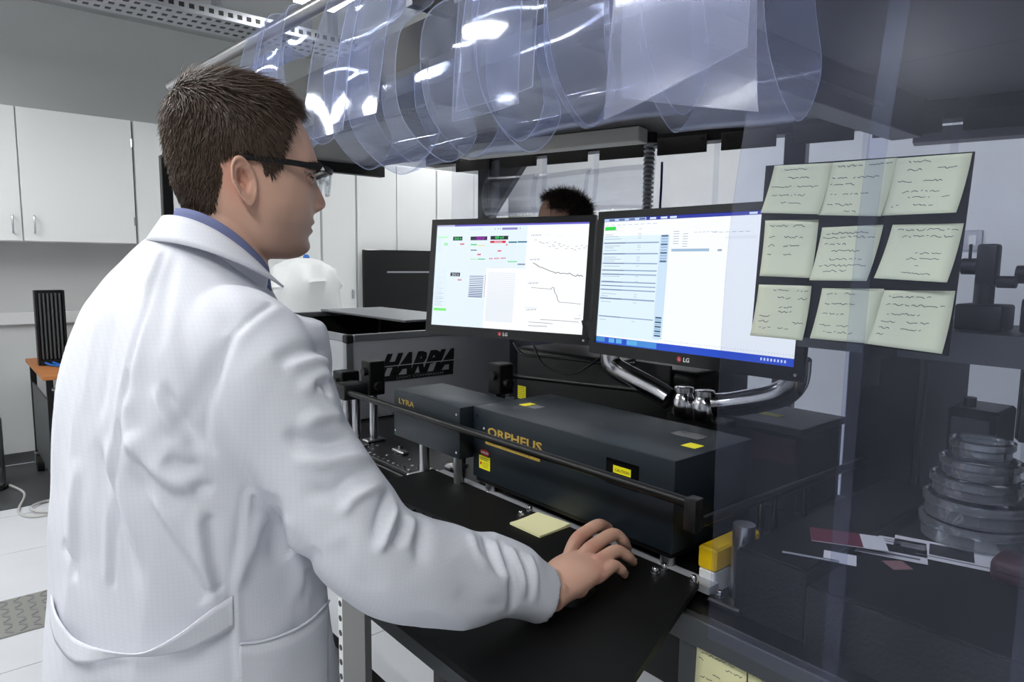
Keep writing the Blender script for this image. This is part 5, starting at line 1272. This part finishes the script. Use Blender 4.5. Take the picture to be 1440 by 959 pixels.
# hair: strands over the scalp
hair_m = mat('dark_brown_hair', (.29, .225, .18), .38, vary=.3, scale=60)
def in_poly(px, py, poly):
    r = np.zeros(len(px), bool); n = len(poly)
    for i in range(n):
        x0, y0 = poly[i]; x1, y1 = poly[(i + 1) % n]
        cnd = (y0 > py) != (y1 > py)
        r ^= cnd & (px < (x1 - x0) * (py - y0) / ((y1 - y0) if y1 != y0 else 1e-9) + x0)
    return r
scalp = [(406, 155), (405, 183), (393, 221), (390, 240), (379, 254), (368, 250), (362, 236), (352, 226), (338, 224), (322, 230), (314, 243), (312, 262), (306, 280), (303, 300), (285, 306), (250, 302), (215, 306), (200, 300), (200, 80), (440, 80), (425, 140)]
def strands(P, N, D, L, W, seed, curl=0.0, segs=4, wob=.18):
    r = np.random.default_rng(seed); n = len(P)
    D = D / (np.linalg.norm(D, axis=1)[:, None] + 1e-9); rows = []
    pos = P.copy(); d = D + r.normal(0, wob, (n, 3)); d /= np.linalg.norm(d, axis=1)[:, None]
    sd = np.cross(d, N); sd /= np.linalg.norm(sd, axis=1)[:, None] + 1e-9
    ph = r.uniform(0, 2 * PI, n); V = []
    for s in range(segs + 1):
        f = s / segs; wd = (W * (1 - f ** 1.5 * .92))[:, None]
        off = (np.cross(d, N) * np.cos(ph + f * 9)[:, None] + N * np.sin(ph + f * 9)[:, None]) * curl
        q = pos + off
        V.append(np.stack([q + sd * wd, q + N * wd * .8, q - sd * wd], 1))
        pos = pos + d * (L / segs)[:, None]; d = d - N * (.10 * (1 if curl == 0 else 0)); d /= np.linalg.norm(d, axis=1)[:, None]
    V = np.stack(V, 1)                                     # n, segs+1, 3, 3
    base = (np.arange(n) * (segs + 1) * 3)[:, None, None]
    F = []
    for s in range(segs):
        for k in range(3):
            a = s * 3 + k; b = s * 3 + (k + 1) % 3
            F.append([a, b, b + 3, a + 3])
    F = (np.array(F)[None] + base).reshape(-1, 4)
    return V.reshape(-1, 3), F
def fast_mesh(name, V, F):
    me = bpy.data.meshes.new(name); me.vertices.add(len(V)); me.vertices.foreach_set('co', V.ravel())
    me.loops.add(F.size); me.loops.foreach_set('vertex_index', F.ravel().astype(np.int32))
    me.polygons.add(len(F)); me.polygons.foreach_set('loop_start', np.arange(0, F.size, 4, dtype=np.int32)); me.update(calc_edges=True); me.validate()
    return me
def sample(me, mask, n, seed):
    r = np.random.default_rng(seed); c = vco(me); nn = vno(me); idx = np.nonzero(mask)[0]; k = r.choice(idx, n)
    return c[k] + r.normal(0, .0008, (n, 3)), nn[k]
x, y, l = to_head(c); lat_ok = np.abs(l) < 92
x = x + 14 * np.clip((np.abs(l) - 20) / 40, 0, 1)
hairmask = in_poly(x, y, scalp) & lat_ok & ~((np.abs(l) > 66) & (x < 352) & (x > 312) & (y > 232))
P, N = sample(skinw, hairmask, 15000, 3)
x, y, l = to_head(P)
top = np.clip((190 - y) / 60, 0, 1)
crown = np.stack([x - 275, y - 125, l * 1.0], 1)
D = HFW[None] * (top * 1.0 + np.clip((x - 300) / 120, -.5, .5))[:, None] * 1.0 + HUP[None] * (-(1 - top) * 1.1)[:, None] + HRT[None] * (l / 140 * top)[:, None]
D = D - N * np.sum(D * N, 1)[:, None]
lay = np.random.default_rng(5).uniform(0, 1, len(P))
D = D / (np.linalg.norm(D, axis=1)[:, None] + 1e-9) + N * (.24 + .06 * top)[:, None]
Ln = (.007 + .015 * top + .007 * np.clip((250 - y) / 50, 0, 1) + .010 * np.clip((x - 380) / 40, 0, 1) * top) * np.random.default_rng(6).uniform(.7, 1.25, len(P))
P = P + N * (lay * (.001 + .006 * np.clip((270 - y) / 70, 0, 1)))[:, None]
V, F = strands(P, N, D, Ln, np.full(len(P), .0010), 8, segs=4)
hair = link('hair', fast_mesh('hair', V, F), hair_m, man, smooth=True)
# under-layer so that no scalp shows
bm = B(); bm.from_mesh(skinw); bm.verts.ensure_lookup_table()
kill = [v for v in bm.verts if not hairmask[v.index]]
bmesh.ops.delete(bm, geom=kill, context='VERTS')
for v in bm.verts:
    xx, yy, ll = to_head(np.array(v.co)[None]); v.co += v.normal * (0.0008 + .005 * float(np.clip((265 - yy[0]) / 60, 0, 1)))
me = bpy.data.meshes.new('hair_base'); bm.to_mesh(me); bm.free()
link('hair_base', me, hair_m, hair, smooth=True)
for s in (1, -1):
    n = 520; r = np.random.default_rng(20 + s); u = r.uniform(-1, 1, n)
    lat = s * (30 + 22 * u); Pb = np.array([hp(0, 0)] * n)
    hits = []
    for k in range(n):
        o_ = Vector(hp(500, 230 + 3 * abs(u[k] - .1) + r.normal(0, 2.6), lat[k])); h = skin_tree.ray_cast(o_, Vector(-HFW))
        if h[0] is not None: hits.append((h[0], h[1], u[k]))
    Pb = np.array([h[0] for h in hits]); Nb = np.array([h[1] for h in hits])
    Db = HRT[None] * s + HUP[None] * .25 + Nb * .25
    V, F = strands(Pb, Nb, np.repeat(Db[:1], len(Pb), 0), np.full(len(Pb), .010), np.full(len(Pb), .0007), 31, segs=3)
    link('eyebrow', fast_mesh('eyebrow', V, F), hair_m, man)

# safety glasses
bm = B()
for s in (1, -1):
    loft(bm, tube_rings(spline([hp(314, 237, 76 * s), hp(330, 231.5, 78 * s), hp(400, 234, 75 * s), hp(440, 237, 69 * s), hp(452, 240, 60 * s)], 24), [(.0022, .0042)] * 24, 10))
bar = [hp(452, 240, 60), hp(459, 238, 45), hp(463, 236, 22), hp(464, 236, 0), hp(463, 236, -22), hp(459, 238, -45), hp(452, 240, -60)]
loft(bm, tube_rings(spline(bar, 30), [(.0022, .0044)] * 30, 10))
glasses = obj('safety_glasses', bm, black_plastic, man, smooth=50)
bm = B(); n, m = 40, 10; V = []
for i in range(n + 1):
    u = -1 + 2 * i / n; p = spline(bar, 41)[i]
    row = []
    for j in range(m + 1):
        f = j / m; cut = 1 - .75 * math.exp(-((u) / .13) ** 2) * 1.0; dpt = 36 * (1 - .25 * u ** 4) * cut
        row.append(bm.verts.new(p + HUP * (-f * dpt * .001) + HFW * (-.0035 * f * f)))
    V.append(row)
for i in range(n):
    for j in range(m): bm.faces.new((V[i][j], V[i + 1][j], V[i + 1][j + 1], V[i][j + 1]))
o = obj('lens', bm, lens_m, glasses, smooth=True); so = o.modifiers.new('t', 'SOLIDIFY'); so.thickness = .0015
bm = B(); p = hp(436, 238.5, 73); cyl(bm, p - HRT * .002, p + HRT * .002, .003, n=3); obj('hinge_mark', bm, white_paint, glasses)

# ---- lab coat
def cuff_limb(path, radii, n=64, m=110, ref=(0, 0, 1)):
    P = spline(path, m); R = spline([(r if hasattr(r, '__len__') else (r, r)) for r in radii], m)
    rings = tube_rings(P, R, n, ref)
    # hollow cuff: walk back inside
    T = P[-1] - P[-4]; T /= np.linalg.norm(T)
    last = np.array(rings[-1]); cc = P[-1]
    for back, k in ((.0, .90), (.008, .74), (.04, .72), (.07, .70), (.075, .3)):
        rings.append([cc + (q - cc) * k - T * back for q in last])
    bm = B(); loft(bm, rings); return np_mesh('sleeve', bm)
bm = B(); loft(bm, torso_rings(0, 120, 110)); cm = [np_mesh('torso', bm)]
mid = (SHO + ELB) / 2; fm = (ELB + HWR) / 2
cm.append(cuff_limb([SHO + np.array((-.02, .075, -.02)), SHO + np.array((-.016, .035, -.004)), SHO + (mid - SHO) * .45 + np.array((-.013, .011, 0)), mid + np.array((-.014, .012, -.004)), ELB + (mid - ELB) * .35 + np.array((-.008, .007, -.004)), ELB + np.array((.02, -.004, -.028)), ELB + (HWR - ELB) * .40 + np.array((0, 0, -.022)), ELB + (HWR - ELB) * .70 + np.array((0, 0, -.004)), HWR - HAX * .026 + np.array((0, 0, .003))],
                    [.075, .079, .075, .068, .065, .065, (.067, .065), (.055, .052), (.042, .039)]))
lm = (LSH + LEL) / 2
cm.append(cuff_limb([LSH + np.array((.0, -.07, -.02)), LSH + np.array((0, -.03, 0)), LSH + (lm - LSH) * .4, lm, LEL, (LEL + LWR) / 2, LWR + np.array((0, 0, .01))], [.075, .09, .088, .08, .07, .062, .048], ref=(1, 0, 0)))
coat = fuse('lab_coat', cm, 0.0042, 6, .5)
c = vco(coat); nn = vno(coat)
tree0 = BVHTree.FromPolygons([Vector(v) for v in c], [tuple(p.vertices) for p in coat.polygons])
def on_coat(px, py, tree=None):
    r = ray(px, py); h = (tree or tree0).ray_cast(EYE, r.normalized())
    return (np.array(h[0]), np.array(h[1])) if h[0] is not None else (None, None)
def coat_path(pts, n=24, tree=None):
    out = []; 
    for px, py in spline(pts, n):
        h, nrm = on_coat(px, py, tree)
        if h is not None: out.append((h, nrm))
    return out
disp = np.zeros(len(c))
def fold(pts, wd, amp, ends=(.25, .3)):
    """a soft ridge (amp > 0) or hollow (amp < 0) in the cloth, in millimetres"""
    global disp
    H = coat_path(pts, 26)
    if len(H) < 3: return
    P = np.array([h[0] for h in H]); Nm = np.array([h[1] for h in H]); n = len(P)
    cen = P.mean(0); rad = np.linalg.norm(P - cen, axis=1).max() + wd * .004
    idx = np.nonzero(np.linalg.norm(c - cen, axis=1) < rad)[0]
    q = c[idx]; best = np.full(len(idx), 1e9); par = np.zeros(len(idx)); ok = np.zeros(len(idx))
    for i in range(n - 1):
        a, b = P[i], P[i + 1]; ab = b - a; L2 = ab @ ab + 1e-12
        t = np.clip(((q - a) @ ab) / L2, 0, 1); d = np.linalg.norm(q - (a + t[:, None] * ab), axis=1)
        m_ = d < best; best[m_] = d[m_]; par[m_] = (i + t[m_]) / (n - 1); ok[m_] = (nn[idx][m_] @ Nm[i]) > .15
    e0, e1 = ends; tp = np.clip(par / max(e0, 1e-3), 0, 1) * np.clip((1 - par) / max(e1, 1e-3), 0, 1)
    tp = tp * tp * (3 - 2 * tp)
    disp[idx] += ok * tp * amp * .00115 * np.exp(-(best / (wd * .001)) ** 2)
# drape of the back
for a in (
 ([(228, 348), (205, 420), (196, 480), (186, 545)], 10, 3), ([(246, 352), (232, 420), (222, 500)], 9, -3), ([(212, 400), (196, 440), (182, 520)], 8, -3),
 ([(232, 350), (212, 415), (190, 490), (170, 590), (161, 700), (157, 830)], 4, -2.6, (.02, .02)), ([(224, 352), (204, 415), (182, 490), (162, 590), (152, 700), (148, 830)], 7, 2.2, (.05, .05)),
 ([(330, 470), (300, 520), (288, 590), (282, 640)], 12, -5), ([(318, 500), (276, 560), (250, 600), (215, 630)], 12, -4),
 ([(226, 535), (238, 565), (252, 590), (268, 612), (286, 640)], 8, -7), ([(214, 540), (228, 572), (244, 600), (270, 630)], 8, 5), ([(186, 550), (176, 585), (182, 615), (190, 650)], 9, 4),
 ([(185, 605), (205, 640), (228, 662), (258, 680), (285, 680)], 10, 9, (.15, .3)), ([(232, 645), (256, 656), (285, 655)], 8, -6), ([(190, 632), (208, 672), (236, 700), (262, 715)], 11, -6),
 ([(270, 690), (284, 686), (300, 690)], 8, -5), ([(131, 612), (146, 672), (160, 720), (180, 780), (196, 840)], 10, -6), ([(146, 610), (160, 670), (178, 730), (200, 800)], 10, 5),
 ([(180, 650), (205, 705), (235, 760), (262, 800), (298, 842)], 12, -7, (.2, .05)), ([(205, 680), (240, 735), (280, 790), (300, 830)], 9, 5, (.2, .1)), ([(276, 705), (282, 760), (292, 800), (302, 838)], 8, 7, (.2, .05)), ([(292, 720), (300, 770), (304, 835)], 8, -5, (.2, .05)),
 ([(342, 690), (336, 750), (328, 800), (324, 850), (330, 959)], 4, -2.2, (.02, .02)), ([(349, 690), (343, 750), (335, 800), (331, 850), (337, 959)], 6, 3, (.02, .02)), ([(362, 720), (356, 760), (340, 800), (330, 830)], 9, 5), ([(376, 690), (388, 740), (392, 800)], 14, -6), ([(400, 720), (420, 790), (425, 840)], 14, 5),
 ([(448, 770), (430, 800), (432, 850)], 10, -4), ([(86, 760), (98, 790), (104, 820)], 8, -5), ([(110, 640), (104, 720), (98, 800)], 10, 4), ([(140, 430), (128, 500), (116, 590)], 10, 4), ([(154, 440), (146, 520), (136, 600)], 9, -4),
 ([(250, 420), (262, 500), (272, 560)], 12, -3), ([(300, 400), (318, 440), (330, 470)], 14, -3),
 # sleeve seam and sleeve
 ([(392, 422), (352, 448), (322, 480), (302, 530), (291, 580), (290, 620), (303, 645)], 4, -2.6, (.02, .1)), ([(402, 428), (362, 455), (332, 487), (312, 536), (300, 585), (298, 625)], 7, 1.4, (.05, .1)),
 ([(470, 500), (440, 490), (410, 497), (385, 512)], 9, -6), ([(472, 515), (440, 508), (400, 518)], 8, 5), ([(478, 545), (462, 528), (448, 532), (420, 556)], 8, 5), ([(466, 560), (456, 540), (440, 545)], 6, -6),
 ([(505, 600), (478, 585), (450, 586), (418, 600)], 9, 6), ([(518, 626), (490, 618), (455, 622), (420, 618), (398, 606)], 9, -8), ([(524, 650), (492, 642), (450, 650), (410, 640)], 10, 7), ([(540, 665), (500, 668), (470, 690), (420, 690)], 9, -6),
 ([(552, 680), (516, 690), (492, 706), (480, 730)], 7, 7), ([(560, 690), (552, 724), (540, 756), (532, 782)], 6, 9), ([(548, 688), (536, 720), (526, 760)], 6, -7), ([(572, 704), (566, 740), (552, 770)], 6, -8), ([(582, 706), (580, 740), (568, 775)], 7, 5), ([(600, 722), (592, 760), (590, 800)], 8, -4),
 ([(470, 760), (500, 800), (540, 830)], 16, -3), ([(330, 640), (380, 720), (430, 770)], 14, -3), ([(660, 742), (668, 775), (690, 800)], 7, 4), ([(680, 752), (690, 782), (706, 810)], 6, -5), ([(690, 758), (702, 790), (716, 824)], 5, 6), ([(700, 756), (716, 790), (722, 840), (716, 866)], 6, -6), ([(715, 765), (732, 800), (740, 840)], 5, 5), ([(728, 770), (742, 800), (744, 850)], 5, -4), ([(742, 775), (752, 805), (752, 852)], 5, 3), ([(640, 830), (680, 850), (712, 852)], 10, -3)):
    fold(*a)
# hem of the cuff and light all-over unevenness
nsx = np.sin(c[:, 0] * 37 + np.sin(c[:, 2] * 21) * 1.7) * np.sin(c[:, 1] * 31 + 1.3) * np.sin(c[:, 2] * 17 + np.sin(c[:, 0] * 29))
disp += nsx * .0022
from mathutils import noise
sleeve = np.linalg.norm(c[:, :2] - SHO[None, :2], axis=1) < .10
def ridged(f):
    return np.array([1 - 2 * abs(noise.noise(Vector(v))) for v in f])
vert = np.stack([c[:, 0] * 13, c[:, 1] * 13, c[:, 2] * 3.2 + c[:, 1] * 2], 1)
along = np.stack([c[:, 0] * 9 + c[:, 2] * 5, c[:, 1] * 10, c[:, 2] * 12 - c[:, 0] * 8], 1)
onarm = np.clip((c[:, 0] - .36) / .06, 0, 1)
amp = np.clip((1.50 - c[:, 2]) / .1, .1, 1)
disp += amp * ((1 - onarm) * (np.clip(ridged(vert), .2, 1) - .6) * .0042 + onarm * (np.clip(ridged(along), .2, 1) - .6) * .0034)
c = c + nn * disp[:, None]; setco(coat, c)
coatw = coat.copy()
tree = BVHTree.FromPolygons([Vector(v) for v in c], [tuple(p.vertices) for p in coat.polygons])
coat_o = link('lab_coat', coat, coat_m, man, smooth=True)

def cloth_band(bm, edges, th=.0016, lift0=.002):
    """thin cloth between two rows of points"""
    a, b = [np.array(e) for e in edges]
    n = len(a); rows = 6; G = []
    for k in range(2):
        g = []
        for i in range(n):
            r = []
            for j in range(rows):
                f = j / (rows - 1); r.append(a[i] * (1 - f) + b[i] * f)
            g.append(r)
        G.append(g)
    G = np.array(G); d = np.cross(np.gradient(G[0], axis=0), np.gradient(G[0], axis=1)); d /= np.linalg.norm(d, axis=2)[:, :, None] + 1e-12
    G[1] += d * th
    vs = [[[bm.verts.new(p) for p in r] for r in g] for g in G]
    for s in (0, 1):
        for i in range(n - 1):
            for j in range(rows - 1): bm.faces.new((vs[s][i][j], vs[s][i + 1][j], vs[s][i + 1][j + 1], vs[s][i][j + 1]))
    for i in range(n - 1):
        for j in (0, rows - 1): bm.faces.new((vs[0][i][j], vs[0][i + 1][j], vs[1][i + 1][j], vs[1][i][j]))
    for j in range(rows - 1):
        for i in (0, n - 1): bm.faces.new((vs[0][i][j], vs[0][i][j + 1], vs[1][i][j + 1], vs[1][i][j]))
    return bm
def lifted(pts, n, lifts):
    H = coat_path(pts, n, tree); L = np.interp(np.linspace(0, 1, len(H)), np.linspace(0, 1, len(lifts)), lifts)
    # even out the lift direction so that the band stays smooth
    N_ = np.array([h[1] for h in H]); P_ = np.array([h[0] for h in H])
    for _ in range(6): N_[1:-1] = (N_[:-2] + N_[1:-1] * 2 + N_[2:]) / 4; P_[1:-1] = (P_[:-2] + 2 * P_[1:-1] + P_[2:]) / 4
    return P_ + N_ * (L * .001)[:, None]
# slack half belt across the back
top = lifted([(75, 836), (88, 862), (106, 884), (128, 898), (175, 908), (215, 904), (262, 876), (300, 850), (329, 836)], 60, [3, 8, 10, 12, 18, 22, 20, 8, 3])
bot = lifted([(74, 872), (90, 900), (110, 918), (132, 928), (180, 916), (222, 914), (270, 906), (306, 892), (330, 881)], 60, [3, 10, 14, 14, 14, 14, 14, 8, 3])
k = min(len(top), len(bot))
bm = cloth_band(B(), (top[:k], bot[:k])); obj('back_belt', bm, coat_m, man, smooth=True)
# patch pocket
pt = lifted([(336, 904), (370, 900), (410, 884), (440, 866), (462, 843)], 30, [2.5, 4, 6, 4, 2.5]); pb = lifted([(336, 1010), (370, 1008), (410, 1000), (440, 990), (462, 975)], 30, [2, 2, 2, 2, 2])
k = min(len(pt), len(pb))
if k > 3:
    pk = obj('pocket', cloth_band(B(), (pt[:k], pb[:k])), coat_m, man, smooth=True)
    obj('pocket_hem', loft(B(), tube_rings(pt[:k], [(.0018, .0018)] * k, 8)), coat_m, pk, smooth=True)
# collars: rings round the neck, nape high and front low
def collar_ring(y0, drop, rx, ry, xc, a0=-2.5, a1=2.5, n=70, lift=0.0):
    out = []
    for t in np.linspace(a0, a1, n):          # t = 0 at the nape
        x = xc - rx * math.cos(t); l = ry * math.sin(t); y = y0 + drop * ((1 - math.cos(t)) / 2) ** 1.6
        out.append(hp(x, y, l))
    return np.array(out)
sh_top = collar_ring(297, 92, 66, 64, 311); sh_bot = collar_ring(330, 92, 72, 72, 308)
obj('shirt_collar', cloth_band(B(), (sh_top, sh_bot), .002), shirt_m, man, smooth=True)
ct = collar_ring(307, 100, 78, 80, 306, -2.3, 2.3); cb = collar_ring(340, 80, 101, 112, 306, -2.3, 2.3); ci = collar_ring(345, 100, 72, 74, 306, -2.3, 2.3)
bm = cloth_band(B(), (ct, cb), .003); cloth_band(bm, (ct, ci), .002); 
obj('coat_collar', bm, coat_m, man, smooth=True)
# trousers and shoes
ms = []
for s in (-1, 1):
    hip = np.array((.262, .985, .88)) + hv(156) * .095 * s
    ms.append(limb([hip, hip + np.array((.01, 0, -.40)), hip + np.array((0, 0, -.62)), hip + np.array((-.01, 0, -.80))], [.078, .080, .074, .072]))
    f = hv(66); a = hip + np.array((0, 0, -.84))
    bm = B(); loft(bm, tube_rings(spline([a - f * .075, a - f * .06, a + f * .05, a + f * .15, a + f * .20], 24), [(.02, .02)] * 2 + [(.045, .039)] * 10 + [(.05, .036)] * 8 + [(.042, .03)] * 2 + [(.02, .014)] * 2, 20))
    obj('shoe', bm, shoe_m, man, smooth=50)
tm_ = fuse('trousers', ms, .008, 2); link('trousers', tm_, trouser_m, man, smooth=True)

# ---- second person behind the far curtain
q = at_depth(792, 300, 2.62); hx, hy = q.x, q.y
p2 = thing('person', 'person with short dark curly hair standing behind the monitors', 'person', (hx, hy, 0))
F2 = hv(-52); R2 = hv(38)
def pp(f, l, z): return np.array((hx, hy, 0)) + F2 * f + R2 * l + HUP * (z * .985)
ms = []
rows = [(1.79, .02, .02, .02), (1.775, .06, .06, .055), (1.74, .088, .09, .07), (1.69, .098, .098, .076), (1.64, .100, .095, .074), (1.60, .098, .08, .068), (1.565, .092, .055, .055), (1.545, .08, .03, .035)]
R = spline(rows, 40); bm = B(); loft(bm, [[pp((a - b) / 2 + (a + b) / 2 * math.cos(t), w_ * math.sin(t), z) for t in np.linspace(0, 2 * PI, 48, endpoint=False)] for z, a, b, w_ in R]); ms.append(np_mesh('head', bm))
bm = B(); loft(bm, tube_rings(np.array([pp(.095, 0, 1.675), pp(.122, 0, 1.64), pp(.10, 0, 1.63)]), [.008, .014, .012], 12)); ms.append(np_mesh('nose', bm))
ms.append(limb([pp(-.02, 0, 1.40), pp(-.01, 0, 1.5), pp(.0, 0, 1.60)], [.07, .058, .055]))
for s in (1, -1):
    bm = B(); bmesh.ops.create_uvsphere(bm, u_segments=14, v_segments=10, radius=.03, matrix=Matrix.Translation(pp(-.005, .074 * s, 1.655)) @ Matrix.Diagonal((.7, .7, 1.1, 1))); ms.append(np_mesh('ear', bm))
TR2 = [(.86, .16, .12), (1.0, .16, .115), (1.15, .17, .12), (1.3, .19, .125), (1.40, .185, .115), (1.45, .14, .095), (1.49, .08, .07)]
def trunk2(k): 
    bm = B(); loft(bm, [[pp((b + k) * math.cos(t) - .01, (a + k) * math.sin(t), z) for t in np.linspace(0, 2 * PI, 48, endpoint=False)] for z, a, b in spline(TR2, 30)]); return np_mesh('trunk', bm)
ms.append(trunk2(-.02)); cl = [trunk2(0.0)]; tr = []
for s in (1, -1):
    pth = [pp(-.01, .19 * s, 1.40), pp(.0, .22 * s, 1.12), pp(.09, .20 * s, .90)]
    ms.append(limb(pth, [.045, .038, .026])); cl.append(limb(pth, [.062, .052, .042]))
    ms += simple_hand(pth[-1])
    lg = [pp(0, .09 * s, .88), pp(.01, .09 * s, .48), pp(-.01, .09 * s, .06)]
    ms.append(limb(lg, [.075, .055, .035])); tr.append(limb(lg, [.098, .078, .066]))
    a = pp(0, .09 * s, .038)
    bm = B(); loft(bm, tube_rings(spline([a - F2 * .075, a - F2 * .06, a + F2 * .05, a + F2 * .15, a + F2 * .19], 20), [(.02, .02)] * 2 + [(.045, .037)] * 14 + [(.04, .028)] * 2 + [(.02, .014)] * 2, 16)); obj('shoe', bm, shoe_m, p2, smooth=50)
    bm = B(); bmesh.ops.create_uvsphere(bm, u_segments=14, v_segments=8, radius=.0115, matrix=Matrix.Translation(pp(.086, .03 * s, 1.672))); e = obj('eye', bm, MATS['eye_white'], p2, smooth=True)
    bm = B(); bmesh.ops.create_uvsphere(bm, u_segments=12, v_segments=8, radius=.006, matrix=Matrix.Translation(pp(.0935, .031 * s, 1.672))); obj('iris', bm, MATS['iris'], e, smooth=True)
sk2 = fuse('body', ms, .006, 3); c2 = vco(sk2)
at = sk2.color_attributes.new('tone', 'FLOAT_COLOR', 'POINT'); at.data.foreach_set('color', np.tile((*lin((.78, .62, .54)), 1), len(c2)))
sk2w = sk2.copy(); link('body', sk2, skin_m, p2, smooth=True)
link('shirt', fuse('shirt', cl, .008, 3), mat('dark_blue_shirt', (.13, .15, .22), .9), p2, smooth=True)
link('trousers', fuse('trousers', tr, .008, 2), trouser_m, p2, smooth=True)
d = c2 - np.array((hx, hy, 0)); f_, z_ = d @ F2, c2[:, 2]; l_ = d @ R2
hm = (z_ > 1.60) & (np.linalg.norm(d[:, :2], axis=1) < .13) & (((f_ < .055) & (z_ > 1.70)) | (z_ > 1.735) | (f_ < -.01)) & (np.abs(l_) < .085)
P, N = sample(sk2w, hm, 5200, 12)
D = N + np.random.default_rng(3).normal(0, .55, N.shape)
V, F = strands(P, N, D, np.random.default_rng(4).uniform(.022, .045, len(P)), np.full(len(P), .0013), 9, curl=.0055, segs=6, wob=.5)
curly = mat('dark_curly_hair', (.22, .17, .14), .6, vary=.4, scale=50)
hr2 = link('hair', fast_mesh('hair', V, F), curly, p2, smooth=True)
bm = B(); bm.from_mesh(sk2w); bm.verts.ensure_lookup_table(); bmesh.ops.delete(bm, geom=[v for v in bm.verts if not hm[v.index]], context='VERTS')
for v in bm.verts: v.co += v.normal * .010
me = bpy.data.meshes.new('hair_base'); bm.to_mesh(me); bm.free(); link('hair_base', me, curly, hr2, smooth=True)
for me in (skinw, coatw, sk2w): bpy.data.meshes.remove(me)
